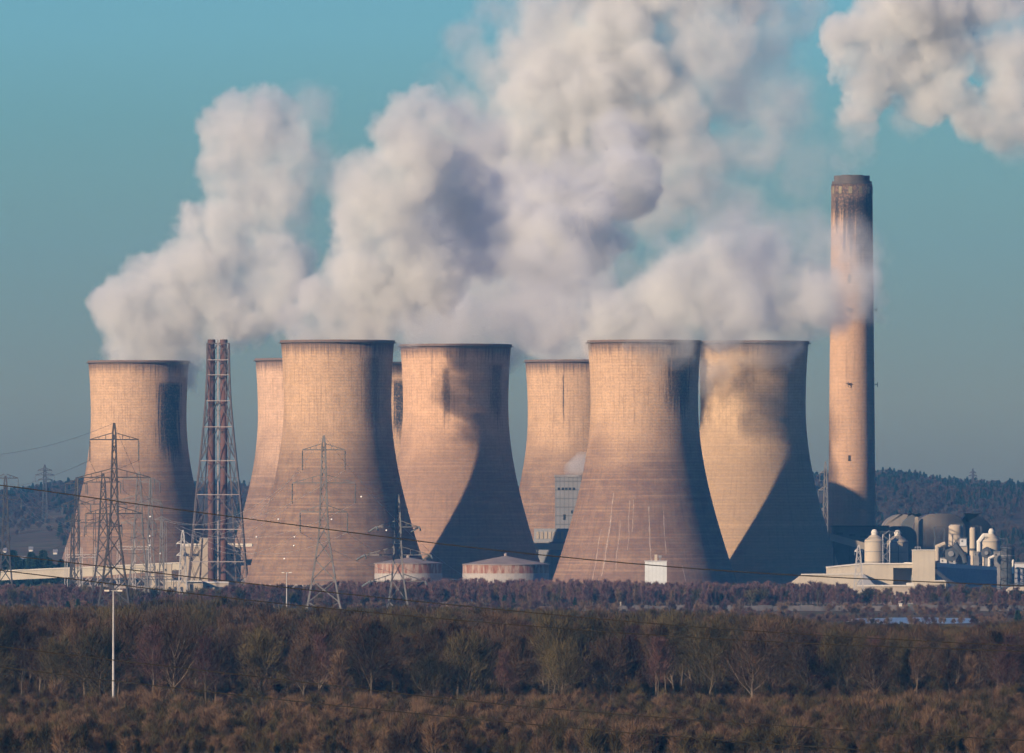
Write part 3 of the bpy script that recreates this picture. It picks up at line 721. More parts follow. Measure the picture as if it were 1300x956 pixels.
# ---------------------------------------------------------------- pylons and masts
pyl = mat('pylon_steel', (.04, .038, .04), var=.25, scale=.3, rough=.6); pylight = mat('pylon_steel_pale', (.12, .115, .11), var=.25, scale=.3, rough=.6)
insm = mat('insulator_glass', (.10, .11, .11), rough=.3)
ARMTIPS = {}
PTH = 1.7
def pylon(px, ytop, d, wtop, wbase, arms, label, m=pyl, name='pylon', key=None, ins=4.2, rz=0.0, thick=1.0, nseg=None, neck=None, tension=False):
    """arms: (row, half width px)"""
    s = K * d; H = Z(ytop, d)
    root = empty(name, (X(px, d), d, 0), label, 'pylon' if name == 'pylon' else 'mast', 'electricity pylons' if name == 'pylon' else None, rz)
    def wd(z):
        f = z / H; kf = .34 if neck is None else neck
        if f < kf: return (wbase + (wtop * 1.9 - wbase) * (f / kf) ** .85) * s / 2
        return (wtop * 1.9 + (wtop * .5 - wtop * 1.9) * ((f - kf) / (1 - kf))) * s / 2
    n = nseg or max(7, int(H / 5)); zs = [0.0]
    step = [1.9 - 1.3 * i / n for i in range(n)]; tot = sum(step)
    for st_ in step: zs.append(zs[-1] + H * st_ / tot)
    q = MB(); r0 = .17 * thick * PTH
    for k in range(n):
        a, b = zs[k], zs[k + 1]; wa, wb_ = wd(a), wd(b) if k < n - 1 else .12
        A = [(-wa, -wa, a), (wa, -wa, a), (wa, wa, a), (-wa, wa, a)]; B = [(-wb_, -wb_, b), (wb_, -wb_, b), (wb_, wb_, b), (-wb_, wb_, b)]
        for i in range(4):
            j = (i + 1) % 4
            q.beam(A[i], B[i], r0 * 1.25); q.beam(A[i], B[j], r0 * .55); q.beam(A[j], B[i], r0 * .55)
            if k and k % 2 == 0: q.beam(A[i], A[j], r0 * .5)
    q.build('lattice_body', m, root)
    tips = []
    for (row, hw) in arms:
        z = Z(row, d); half = hw * s; w_ = wd(z)
        for sg in (-1, 1):
            q = MB()
            tip = (sg * half, 0, z)
            for yy in (-w_, w_):
                q.beam((sg * w_, yy, z), tip, r0 * .8); q.beam((sg * w_, yy, z + half * .17 + .8), tip, r0 * .6)
                for f in (.3, .6):
                    p1 = Vector((sg * w_, yy, z)).lerp(Vector(tip), f); p2 = Vector((sg * w_, yy, z + half * .17 + .8)).lerp(Vector(tip), f); q.beam(p1, p2, r0 * .4)
            q.build('cross_arm', m, root)
            g = MB()
            if tension: 
                g.beam(tip, (tip[0] - 2.6, 2.0, z - 1.6), .32, 6); g.beam(tip, (tip[0] + .5, -2.0, z - 1.2), .3, 6)
            else:
                zz = z - .3; prof = []
                while zz > z - ins: prof += [(.10, zz), (.26, zz - .2), (.10, zz - .4)]; zz -= .45
                g.lathe(prof, 6, tip[0], 0)
            g.build('insulator', insm, root)
            tips.append(root.location + Vector((tip[0] * math.cos(rz), tip[0] * math.sin(rz), z - (ins if not tension else 1.2))))
    tips.append(root.location + Vector((0, 0, H)))
    if key: ARMTIPS[key] = tips
    return root
pylon(145, 537, 3500, 5.5, 50, [(558, 31), (606, 46), (652, 36)], 'tallest dark lattice pylon in front of the leftmost cooling tower', key='P1', ins=6.5, neck=.5)
pylon(411, 553, 3600, 6, 52, [(571, 27), (613, 40), (650, 30)], 'tall lattice pylon in front of the wide front cooling tower', m=pylight, key='P2', ins=6.5, neck=.48)
pylon(505, 628, 3620, 6.5, 34, [(669, 27), (704.5, 42), (738, 35)], 'shorter pale pylon with angled insulators left of the rusty tanks', m=pylight, key='P3', neck=.4, tension=True)
pylon(131, 601, 4350, 7, 34, [(612, 22), (640, 30), (668, 24)], 'smaller lattice pylon just left of the tallest one, farther back', key='P4', neck=.42)
pylon(176, 599, 4450, 7, 34, [(608, 20), (636, 28), (664, 22)], 'smaller lattice pylon just right of the tallest one, farther back', m=pylight, key='P5', neck=.42)
pylon(97, 606, 4600, 4, 20, [(614, 14), (640, 18)], 'slim pylon standing over the left slope of the leftmost tower', key='P6', neck=.4)
pylon(191, 608, 4640, 4, 18, [(612, 12), (640, 15)], 'slim pylon between the leftmost tower and the twin flues', m=pylight, key='P7', neck=.4)
pylon(7, 604, 4700, 5, 22, [(607, 16), (634, 20)], 'slim lattice pylon close to the left edge of the picture', key='P8', neck=.4)
pylon(57, 590, 8000, 4, 12, [(597, 9), (603, 12), (609, 9)], 'faint distant pylon on the left skyline', thick=1.6)
pylon(1235, 595, 9300, 2.2, 5, [(600, 4), (604, 5)], 'faint distant pylon on the right wooded ridge', thick=1.8)
pylon(1048, 586, 5420, 4, 12, [(600, 7), (622, 9), (648, 8)], 'lattice mast half hidden between the shaded tower and the tall chimney', m=pylight, name='lattice_mast', neck=.3)
pylon(1090, 692, 4740, 5, 15, [(700, 5)], 'short pale lattice mast in front of the cream sheds', m=galv, name='lattice_mast', neck=.4, ins=1.5)
pylon(232, 673, 4660, 5, 14, [(690, 8), (705, 8)], 'short pale lattice mast in front of the cream control building', m=galv, name='lattice_mast', neck=.3, ins=1.5)
pylon(92, 652, 4500, 3, 9, [(662, 9)], 'short lattice mast left of the tallest pylon feet', name='lattice_mast', ins=1.5, neck=.3)
pylon(205, 655, 4550, 3, 9, [(660, 9)], 'short lattice mast just left of the twin flue frame', name='lattice_mast', m=pylight, ins=1.5, neck=.3)
def gantry(px0, px1, ytop, d, label, m):
    h = (px1 - px0) / 2 * K * d; z = Z(ytop, d); root = empty('substation_gantry', (X((px0 + px1) / 2, d), d, 0), label, 'gantry', 'substation gantries')
    for xx in (-h, 0, h):
        q = MB()
        for s in (-.7, .7): q.beam((xx + s, 0, 0), (xx + s * .5, 0, z + 3), .16)
        for k in range(6): q.beam((xx - .65, 0, z * k / 6), (xx + .65, 0, z * (k + 1) / 6), .08)
        q.build('post', m, root)
    q = MB(); q.beam((-h, 0, z), (h, 0, z), .16); q.beam((-h, 0, z - 1.2), (h, 0, z - 1.2), .16)
    n_ = max(4, int(h)); 
    for k in range(n_): q.beam((-h + 2 * h * k / n_, 0, z - 1.2 * (k % 2)), (-h + 2 * h * (k + 1) / n_, 0, z - 1.2 * ((k + 1) % 2)), .09)
    q.build('crossbeam', m, root)
    for k in range(5): MB().beam((-h + 2 * h * (k + .5) / 5, 0, z - 1.2), (-h + 2 * h * (k + .5) / 5, 0, z - 3.4), .16).build('insulator', insm, root)
gantry(84, 122, 704, 4560, 'wide substation gantry below the left tower, nearest the conveyor', galv)
gantry(150, 190, 694, 4600, 'substation gantry behind the tallest pylon, pale steel', galv)
gantry(168, 210, 672, 4640, 'higher substation gantry right of the tallest pylon', pylight)
gantry(100, 140, 660, 4660, 'highest substation gantry against the foot of the leftmost tower', pyl)
gantry(180, 222, 732, 4520, 'low substation gantry in front of the transfer tower', pyl)

# ---------------------------------------------------------------- conductors
wire = mat('aluminium_cable', (.05, .05, .055), rough=.5)
def cable(a, b, sag, r, label, name='power_cable', n=26, m=wire, group='thin distant power cables'):
    a = Vector(a); b = Vector(b); q = MB(); prev = None
    for i in range(n + 1):
        f = i / n; p = a.lerp(b, f); p.z -= 4 * sag * f * (1 - f)
        if prev is not None: q.beam(prev, p, r, 4)
        prev = p
    q.v = [tuple(Vector(v) - a) for v in q.v]
    o = q.build(name, m, label=label, cat='power cable', group=group); o.location = a; return o
P1, P2, P3, P4, P5, P6, P7, P8 = (ARMTIPS['P%d' % i] for i in range(1, 9))
tier = ['upper left', 'upper right', 'middle left', 'middle right', 'lower left', 'lower right', 'topmost']
for i, t_ in enumerate(P1):
    d2 = 3150; b_ = Vector((X(-330 + 30 * (i % 2), d2), d2, t_.z + 3)); cable(b_, t_, 13, .045, f'thin {tier[i]} cable hanging from the tallest pylon towards the left edge')
    g = Vector((X(185 + 9 * i, 4640), 4640 - 10 * i, Z(672 + 6 * (i // 2), 4640))); cable(t_, g, 6, .045, f'thin {tier[i]} cable dropping from the tallest pylon to the substation')
for i, t_ in enumerate(P2):
    b_ = Vector((X(205 + 8 * i, 4650), 4650, Z(660 + 8 * (i // 2), 4650))); cable(b_, t_, 8, .04, f'thin {tier[i]} cable from the middle pylon down to the left substation', m=galv)
for i, t_ in enumerate(P2):
    b_ = Vector((X(760, 2350), 2350, t_.z + 2)); 
    if i > 3: cable(t_, Vector((X(560 + 6 * i, 4700), 4700, Z(735, 4700))), 5, .04, f'thin {tier[i]} cable from the middle pylon down towards the tanks', m=galv)
for i, t_ in enumerate(P4): cable(P8[min(i, 4)] if i < 5 else P8[-1], t_, 7, .05, f'faint {tier[i]} cable between the left edge pylon and the one behind the tallest')
for i, t_ in enumerate(P5[:4]): cable(P7[i], t_, 2, .05, f'faint short {tier[i]} cable between two slim substation pylons')
sp = mat('spacer_marker', (.75, .75, .72), rough=.4)
k_ = 0
for t_, g0 in ((P1[3], (190, 4600, 690)), (P1[5], (215, 4600, 700)), (P2[2], (300, 4200, 690)), (P2[3], (330, 4200, 690)), (P2[4], (350, 4300, 712)), (P2[1], (520, 4300, 700))):
    g = W(g0[0], g0[2], g0[1])
    for f in (.22, .6):
        p = t_.lerp(g, f); p.z -= 12 * f * (1 - f)
        MB().lathe([(.02, -.3), (.26, -.15), (.3, 0), (.26, .15), (.02, .3)], 8).build('cable_marker', sp, label='tiny pale marker ball on the cables below a pylon', cat='marker ball', group='cable marker balls').location = p
# five dark cables close to the camera, running down to the right across the view
for nm, pts, r in (('upper dark cable crossing the whole view in front of the cooling towers', [(-700, 545), (-300, 585), (0, 616), (160, 638), (325, 660), (625, 698), (925, 725), (1300, 744), (1700, 758)], .015),
                   ('dark cable crossing low in front of the pylon feet, second from the top', [(-700, 620), (-300, 672), (0, 704), (300, 739), (625, 773), (925, 799), (1300, 820), (1700, 835)], .015),
                   ('dark cable just under the second one, crossing over the wood', [(-700, 640), (-300, 690), (0, 724), (325, 763), (625, 791), (925, 812), (1300, 827), (1700, 838)], .015),
                   ('dark cable crossing the wood low down on the left', [(-700, 742), (-300, 785), (0, 821), (325, 859), (625, 893), (925, 917), (1300, 940), (1700, 955)], .016),
                   ('lowest dark cable at the bottom left corner', [(-700, 778), (-300, 815), (0, 847), (157, 866), (400, 893), (700, 922), (1000, 946), (1400, 970)], .016)):
    q = MB(); P = []
    for i in range(len(pts) - 1):
        p0 = pts[max(0, i - 1)]; p1 = pts[i]; p2 = pts[i + 1]; p3 = pts[min(len(pts) - 1, i + 2)]
        for k in range(5):
            f = k / 5; m0 = (p2[1] - p0[1]) / max(1, p2[0] - p0[0]); m1_ = (p3[1] - p1[1]) / max(1, p3[0] - p1[0]); h = p2[0] - p1[0]
            y = (2*f**3-3*f**2+1)*p1[1] + (f**3-2*f**2+f)*h*m0 + (-2*f**3+3*f**2)*p2[1] + (f**3-f**2)*h*m1_
            P.append(W(p1[0] + f * h, y, 330))
    for a, b in zip(P, P[1:]): q.beam(a, b, r, 6)
    o = q.build('power_cable', mat('near_cable', (.02, .02, .02)) if 'near_cable' not in bpy.data.materials else bpy.data.materials['near_cable'], label=nm, cat='power cable', group='dark cables close to the camera')

# ---------------------------------------------------------------- lamp masts and small things
def lamp_mast(px, ytop, d, label):
    root = empty('lamp_mast', (X(px, d), d, 0), label, 'lamp post', 'lamp masts'); H = Z(ytop, d)
    MB().lathe([(.26, 0), (.13, H)], 10).build('pole', galv, root)
    MB().beam((-1.1, 0, H), (1.1, 0, H), .1).build('crossarm', galv, root)
    for s in (-1, 1):
        MB().box(s * 1.15 - .42, s * 1.15 + .42, -.6, .2, H - .12, H + .16).build('lamp_head', white, root)
lamp_mast(144, 750, 1972, 'near lamp mast with two heads rising out of the wood at left')
lamp_mast(364, 727, 3450, 'farther lamp mast with two heads, left of the middle pylon')
van = empty('parked_van', (X(563, 4300), 4300, 0), 'tiny white van parked in the scrub below the rusty tanks', 'van')
vb_ = MB(); vb_.prism([(-2.7, .5), (-2.7, 1.5), (-1.9, 1.8), (-1.3, 2.5), (2.7, 2.5), (2.7, .5)], -1, 1); vb_.build('body', white, van)
for xx in (-1.7, 1.6):
    for yy in (-1.0, .8):
        g = MB().lathe([(.38, 0), (.38, .2)], 14); g.v = [(xx + a, yy + c, .38 + b) for a, b, c in g.v]; g.build('wheel', darkm, van)
MB().box(-1.9, -1.1, -1.02, 1.02, 1.55, 2.1).build('window', glassm, van)
po = empty('marker_post', (X(599, 4300), 4300, 0), 'white marker post standing in the scrub right of the van', 'post')
MB().lathe([(.3, 0), (.3, 3.3), (.05, 3.6)], 10).build('post_body', white, po)
po = empty('marker_post', (X(788, 4240), 4240, 0), 'small white post on the field edge below the streaked tower', 'post')
MB().lathe([(.3, 0), (.3, 2.6), (.05, 2.9)], 10).build('post_body', white, po)
kb = empty('field_kiosk', (X(1143, 4330), 4330, 0), 'small white kiosk on the field below the square block', 'kiosk')
bx(1141.5, 1145, 767, 772, 4330, 1.5, white, 'body', kb); bx(1141, 1145.5, 766, 767, 4329.7, 2.1, pale, 'roof', kb)
kb = empty('green_cabin', (X(1159, 4330), 4330, 0), 'dark green cabin beside the small white kiosk', 'cabin')
bx(1153, 1165, 767, 772, 4331, 3, mat('green_paint', (.06, .10, .08)), 'body', kb); bx(1152.5, 1165.5, 766, 767, 4330.7, 3.6, grey, 'roof', kb)
# far houses on the left hillside
hw_ = [(8, 653, 10, 6), (26, 650, 14, 4), (39, 640, 5, 3), (60, 657, 8, 4), (85, 650, 7, 6), (20, 668, 22, 5), (47, 668, 12, 4), (92, 662, 6, 4), (70, 644, 5, 3), (5, 640, 6, 3), (100, 678, 8, 4), (55, 680, 14, 4)]
hl_ = ['pale shed at the far left edge', 'long white unit on the left hillside', 'tiny pale house high on the left slope', 'beige unit low on the left slope', 'bright white house near the leftmost tower',
       'long pale warehouse above the conveyor', 'pale unit right of the long warehouse', 'small house beside the leftmost tower', 'tiny house in mid slope', 'tiny house at the left edge near the skyline', 'low pale unit behind the first tower foot', 'flat beige unit just above the dark firs']
for (a, b, wd_, ht), lab in zip(hw_, hl_):
    d_ = 7300 - (b - 640) * 24 ; zg = hill_z(X(a, d_), d_, HD0, HD1); s = K * d_
    r_ = empty('distant_building', (X(a, d_), d_, zg), lab, 'building', 'distant buildings on the left hill')
    w_, h_ = wd_ * s / 2, ht * s * .8
    MB().box(-w_, w_, 0, 9, -2, h_).build('wall', white if wd_ < 12 else pale, r_)
    MB().add([(-w_ - .3, -.4, h_), (w_ + .3, -.4, h_), (w_ + .3, 9.4, h_), (-w_ - .3, 9.4, h_), (-w_ - .3, 4.5, h_ + 2), (w_ + .3, 4.5, h_ + 2)], [(0, 1, 5, 4), (2, 3, 4, 5), (0, 4, 3), (1, 2, 5), (0, 3, 2, 1)]).build('roof', rooff, r_)
# ---------------------------------------------------------------- vegetation
def twigmat(name, c1, c2):
    m = bpy.data.materials.new(name); m.use_nodes = True
    t = NT(m.node_tree); b = t.n['Principled BSDF']; b.inputs['Roughness'].default_value = .9; b.inputs['Specular IOR Level'].default_value = .1
    oi = t.n.new('ShaderNodeObjectInfo'); p = t.n.new('ShaderNodeTexCoord').outputs['Object']
    nz = t.noise(p, .5, 3, .6)
    f = t.math('ADD', t.math('MULTIPLY', oi.outputs['Random'], .7), t.math('MULTIPLY', t.math('SUBTRACT', nz, .5), .9), clamp=True)
    t.l.new(t.mix(f, c1, c2), b.inputs['Base Color']); return m
TW_BROWN = twigmat('twigs_brown', (.021, .014, .011), (.115, .075, .046))
TW_OLIVE = twigmat('twigs_olive', (.020, .017, .009), (.110, .086, .038))
TW_PURP = twigmat('twigs_purple', (.034, .020, .022), (.125, .070, .062))
TW_GOLD = twigmat('twigs_straw', (.10, .064, .04), (.155, .100, .058))
BARK = twigmat('bark_brown', (.06, .048, .036), (.15, .118, .088))
BARKP = twigmat('bark_pale', (.20, .165, .13), (.34, .29, .235))
GREEN = twigmat('fir_green', (.012, .028, .018), (.030, .050, .024))
def strip(v, f, a, b, w, rr):
    d = b - a; s = d.cross(Vector((rr.uniform(-1, 1), rr.uniform(-1, 1), rr.uniform(-1, 1))))
    if s.length < 1e-5: return
    s.normalize(); s *= w / 2; i = len(v); v += [tuple(a - s), tuple(a + s), tuple(b)]; f.append((i, i + 1, i + 2))
def tree_meshes(seed, H, spread, trunk_h, nlimb, ntw, tw, twm, barkm, up=.5, tl=1.1, tr=.16, pale=False, shape=1.0):
    """a bare winter tree: mesh of trunk and limbs, mesh of crown twigs spread through the crown volume"""
    rr = random.Random(seed); q = MB(); cv_, cf = [], []
    lean = Vector((rr.uniform(-.06, .06), rr.uniform(-.06, .06), 1))
    ends = []
    p = Vector((0, 0, -.3)); top = lean * H * .82; n = 5; prev = p; axis = [p]
    for i in range(1, n + 1):
        c = (lean * (H * .82 * i / n)); c.x += rr.uniform(-.25, .25) * H * .05; c.y += rr.uniform(-.25, .25) * H * .05
        q.beam(prev, c, tr * (1 - (i - 1) / n * .85), 6, tr * (1 - i / n * .85)); prev = c; axis.append(c)
    for i in range(nlimb):
        f = trunk_h + (1 - trunk_h) * (i + rr.random()) / nlimb * .95; k = f * n; a0 = axis[int(min(n - 1, k))].lerp(axis[int(min(n, int(k) + 1))], k - int(k))
        an = i * 2.4 + rr.uniform(-.5, .5); ln = spread * (1.05 - .75 * ((f - trunk_h) / (1 - trunk_h)) ** 1.6) * rr.uniform(.75, 1.1)
        d = Vector((math.cos(an), math.sin(an), up * rr.uniform(.6, 1.5) + .5 * f)); d.normalize()
        a = a0; r_ = tr * .5 * (1 - f * .6); segs = 4
        for s in range(segs):
            d = (d + Vector((rr.uniform(-.3, .3), rr.uniform(-.3, .3), rr.uniform(-.05, .30)))).normalized()
            b = a + d * ln / segs; q.beam(a, b, r_ * (1 - s / segs * .8), 4, r_ * (1 - (s + 1) / segs * .8)); ends.append((b, d, ln * .42, s))
            d2 = (d + Vector((rr.uniform(-.9, .9), rr.uniform(-.9, .9), rr.uniform(-.2, .6)))).normalized(); e_ = b + d2 * ln * .36
            q.beam(b, e_, r_ * .35, 3, r_ * .12); ends.append((e_, d2, ln * .34, 4)); ends.append((b.lerp(e_, .5), d2, ln * .3, 3)); a = b
    for i in range(3): ends.append((prev, Vector((0, 0, 1)), spread * .35, 4))
    for i in range(ntw):
        e_, d, l_, s = rr.choice(ends)
        o = Vector((rr.gauss(0, 1), rr.gauss(0, 1), rr.gauss(0, .8))).normalized() * l_ * (.25 + .55 * rr.random()) * shape
        a = e_ + o; out = (d * .8 + o.normalized() * .7 + Vector((rr.uniform(-.5, .5), rr.uniform(-.5, .5), rr.uniform(-.1, .9)))).normalized()
        strip(cv_, cf, a, a + out * tl * rr.uniform(.5, 1.3), tw * rr.uniform(.6, 1.4), rr)
    me = []
    for (vv, ff, mm, nm) in ((q.v, q.f, barkm, 'trunk'), (cv_, cf, twm, 'crown')):
        m_ = bpy.data.meshes.new(nm); m_.from_pydata(vv, [], ff); m_.update(); m_.materials.append(mm); me.append(m_)
    return me
def fir_meshes(seed, H, r):
    rr = random.Random(seed); q = MB().beam((0, 0, -.3), (0, 0, H), .2, 6, .03); v, f = [], []
    for i in range(2600):
        t_ = rr.random() ** 1.3; z = H * (.06 + .94 * t_); an = rr.uniform(0, 6.283); lay = .75 + .25 * math.sin(z * 4.3 + seed); rad = r * (1 - t_) ** .8 * lay * (rr.random() ** .45) + .1
        a = Vector((math.cos(an) * rad, math.sin(an) * rad, z)); d = Vector((math.cos(an), math.sin(an), rr.uniform(-.6, .2))); strip(v, f, a, a + d * rr.uniform(.4, .9), .34, rr)
    me = []
    for (vv, ff, mm, nm) in ((q.v, q.f, BARK, 'trunk'), (v, f, GREEN, 'crown')):
        m_ = bpy.data.meshes.new(nm); m_.from_pydata(vv, [], ff); m_.update(); m_.materials.append(mm); me.append(m_)
    return me
KINDS = [
    ('oak_tree', 'bare brown round crowned tree in the near edge of the wood', tree_meshes(1, 12, 5.2, .22, 14, 8000, .055, TW_BROWN, BARK, tl=.8, tr=.21)),
    ('oak_tree', 'bare olive tinged round crowned tree in the near edge of the wood', tree_meshes(2, 12.5, 5.6, .20, 15, 8500, .055, TW_OLIVE, BARK, tl=.8, tr=.21)),
    ('birch_tree', 'slim bare tree with fine reddish brown twigs in the wood', tree_meshes(3, 11.5, 2.9, .25, 14, 4200, .045, TW_PURP, BARK, up=1.2, tr=.14, tl=.7)),
    ('willow_tree', 'many stemmed bare bushy tree with olive twigs in the wood', tree_meshes(4, 9, 4.8, .08, 15, 7500, .05, TW_OLIVE, BARK, up=.9, tl=.8, tr=.18)),
    ('oak_tree', 'broad bare brown tree with an open crown in the near edge of the wood', tree_meshes(5, 11, 5.6, .18, 15, 6000, .055, TW_BROWN, BARK, up=.7, tl=.8, tr=.22)),
    ('birch_tree', 'slim bare tree with fine brown twigs in the wood', tree_meshes(6, 12.5, 3.2, .3, 13, 3200, .045, TW_BROWN, BARK, up=1.3, tr=.14, tl=.7)),
    ('willow_tree', 'flame shaped bush of straw brown upright stems at the wood edge', tree_meshes(9, 7.5, 2.0, .03, 16, 3600, .05, TW_GOLD, BARK, up=3.0, tl=1.1, tr=.10)),
]
PALE = ('pale_tree', '', tree_meshes(7, 13, 3.4, .25, 12, 700, .08, TW_GOLD, BARKP, up=1.0, tr=.22, tl=1.2))
PALE2 = ('pale_tree', '', tree_meshes(17, 12.5, 3.0, .3, 10, 500, .08, TW_GOLD, BARKP, up=1.2, tr=.24, tl=1.1))
FIR = fir_meshes(8, 9, 2.6)
def put_tree(kind, x, y, s, rz, label=None, cat='tree', group='bare trees at the near edge of the wood', z=0):
    nm, lab, me = kind
    root = empty(nm, (x, y, z), label or lab, cat, group, rz); root.scale = (s, s, s * 1.0)
    for m_, pn in zip(me, ('trunk', 'crown')):
        o = bpy.data.objects.new(pn, m_); C.objects.link(o); o.parent = root
rr = random.Random(81)
# the tops of the wood follow this line of the photograph
TOPS = [(-200, 768), (0, 770), (90, 772), (190, 768), (220, 757), (290, 758), (330, 772), (420, 775), (520, 772), (640, 775), (760, 778), (850, 778), (980, 784), (1060, 794), (1240, 797), (1300, 790), (1500, 790)]
def fits(px, y, h): return Z(interp(TOPS, px) - 3, y) >= h * .97
# front row trees, each a thing of its own
n_ind = 0; y = 1985.0; row = 0
while n_ind < 276 and row < 18:
    px = -25.0 + rr.uniform(0, 20)
    while px < 1325 and n_ind < 276:
        x = X(px, y); yy = y + rr.uniform(-9, 9)
        k = rr.choices(range(7), weights=(24, 22, 16, 14, 16, 10, 26 if row == 0 else (8 if row == 1 else 1)))[0]
        s = rr.uniform(.95, 1.5)
        hgt = (12, 12.5, 11.5, 9, 11, 12.5, 7.5)[k] * s
        maxh = Z(interp(TOPS, px) + 2, yy)
        if hgt > maxh: s *= maxh / hgt
        put_tree(KINDS[k], x, yy, s, rr.uniform(0, 6.28)); n_ind += 1
        px += rr.uniform(36, 74)
    y += 36 if row else 26; row += 1
Y_IND = y
# remarkable pale trees of the photograph
for (px, base, top, lab, kd) in ((695, 866, 788, 'white limbed bare tree with a wide forked crown, centre of the wood', PALE), (250, 862, 800, 'pale thin bare tree with broken top, left part of the wood', PALE2),
        (292, 855, 795, 'pale bare tree with spreading limbs right of the broken topped one', PALE), (478, 800, 770, 'small pale bare tree poking above the wood below the short pylon', PALE2),
        (415, 868, 812, 'pale trunked tree in the dark gap of the wood, left of centre', PALE2), (1130, 872, 815, 'pale slender bare tree below the pond, tallest there', PALE2),
        (1095, 868, 822, 'pale leaning bare tree just left of the slender one below the pond', PALE), (1270, 858, 818, 'pale bare tree near the right edge of the wood', PALE),
        (803, 832, 788, 'pale thin tree behind the rounded bush right of centre', PALE2), (890, 845, 806, 'pale thin tree in the wood below the streaked tower', PALE2)):
    d_ = min(max(gd(base) - 60, 1975), 3000); h = Z(top, d_)
    put_tree(kd, X(px, d_), d_ , h / 12.6, rr.uniform(0, 6), lab, group='pale bare trees in the wood')

# masses: woods, scrub, hill forest, as instances on points
def unlinked(name, meshes):
    """two meshes joined into one object kept out of the scene, for instancing"""
    vv, ff, mi, mats = [], [], [], []
    for m_ in meshes:
        b = len(vv); vv += [tuple(v.co) for v in m_.vertices]; ff += [tuple(i + b for i in p.vertices) for p in m_.polygons]
        mi += [len(mats)] * len(m_.polygons); mats.append(m_.materials[0])
    me = bpy.data.meshes.new(name); me.from_pydata(vv, [], ff); me.update()
    for m_ in mats: me.materials.append(m_)
    me.polygons.foreach_set('material_index', mi)
    return bpy.data.objects.new(name, me)
def mass(name, label_, variants, pts):
    """pts: (x, y, z, scale, rotation, pick)"""
    col = bpy.data.collections.new(name + '_kinds')
    for i, v in enumerate(variants): o = unlinked('%s_%02d' % (name, i), v); col.objects.link(o)
    me = bpy.data.meshes.new(name); me.from_pydata([p[:3] for p in pts], [], [])
    for an, tp, ix in (('scl', 'FLOAT', 3), ('rot', 'FLOAT', 4), ('pick', 'INT', 5)):
        a = me.attributes.new(an, tp, 'POINT'); a.data.foreach_set('value', [p[ix] for p in pts])
    ob = bpy.data.objects.new(name, me); C.objects.link(ob); ob['kind'] = 'stuff'
    ng = bpy.data.node_groups.new(name, 'GeometryNodeTree')
    ng.interface.new_socket(name='Geometry', in_out='INPUT', socket_type='NodeSocketGeometry'); ng.interface.new_socket(name='Geometry', in_out='OUTPUT', socket_type='NodeSocketGeometry')
    n, l = ng.nodes, ng.links
    gi, go = n.new('NodeGroupInput'), n.new('NodeGroupOutput'); ip = n.new('GeometryNodeInstanceOnPoints'); ci = n.new('GeometryNodeCollectionInfo')
    ci.inputs['Collection'].default_value = col; ci.inputs['Separate Children'].default_value = True; ci.inputs['Reset Children'].default_value = True
    def at(nm, tp): a = n.new('GeometryNodeInputNamedAttribute'); a.data_type = tp; a.inputs['Name'].default_value = nm; return a.outputs['Attribute']
    l.new(gi.outputs[0], ip.inputs['Points']); l.new(ci.outputs[0], ip.inputs['Instance']); ip.inputs['Pick Instance'].default_value = True
    l.new(at('pick', 'INT'), ip.inputs['Instance Index'])
    cx = n.new('ShaderNodeCombineXYZ'); l.new(at('rot', 'FLOAT'), cx.inputs[2]); e2 = n.new('FunctionNodeEulerToRotation'); l.new(cx.outputs[0], e2.inputs[0]); l.new(e2.outputs[0], ip.inputs['Rotation'])
    cs = n.new('ShaderNodeCombineXYZ'); s_ = at('scl', 'FLOAT')
    for i in range(3): l.new(s_, cs.inputs[i])
    l.new(cs.outputs[0], ip.inputs['Scale']); l.new(ip.outputs[0], go.inputs[0])
    md = ob.modifiers.new('spread', 'NODES'); md.node_group = ng
    return ob
def light_tree(seed, H, spread, n, tw, twm, **k): return tree_meshes(seed, H, spread, .15, 9, n, tw, twm, BARK, tl=1.0 if tw < .3 else 1.6, **k)
L = [light_tree(21, 10.5, 4.6, 4200, .09, TW_BROWN, tr=.2), light_tree(22, 11, 4.8, 4400, .09, TW_OLIVE, tr=.2), light_tree(23, 10.5, 2.8, 1700, .08, TW_PURP, up=1.2), light_tree(24, 9, 4.4, 3800, .09, TW_BROWN, up=.9, tr=.2), light_tree(25, 10, 5.0, 4000, .09, TW_OLIVE, tr=.2)]
pts = []; y = Y_IND
while y < 3450:
    px = -420.0
    while px < 1720:
        yy = y + rr.uniform(-10, 10); s = rr.uniform(.85, 1.4); k = rr.choices(range(5), weights=(26, 22, 20, 18, 14))[0]
        maxh = Z(interp(TOPS, px) + rr.uniform(-4, 6), yy); hh = (10.5, 11, 10.5, 9, 10)[k]
        if maxh > 5.0:
            s = min(s, maxh / hh); pts.append((X(px, yy), yy, 0, s, rr.uniform(0, 6.28), k))
        px += rr.uniform(30, 52)
    y += 27
for i in range(420):
    yy = rr.uniform(1985, Y_IND); px = rr.choice((rr.uniform(-420, -30), rr.uniform(1335, 1720))); pts.append((X(px, yy), yy, 0, rr.uniform(.9, 1.35), rr.uniform(0, 6.28), rr.randrange(5)))
mass('woodland', '', L, pts)
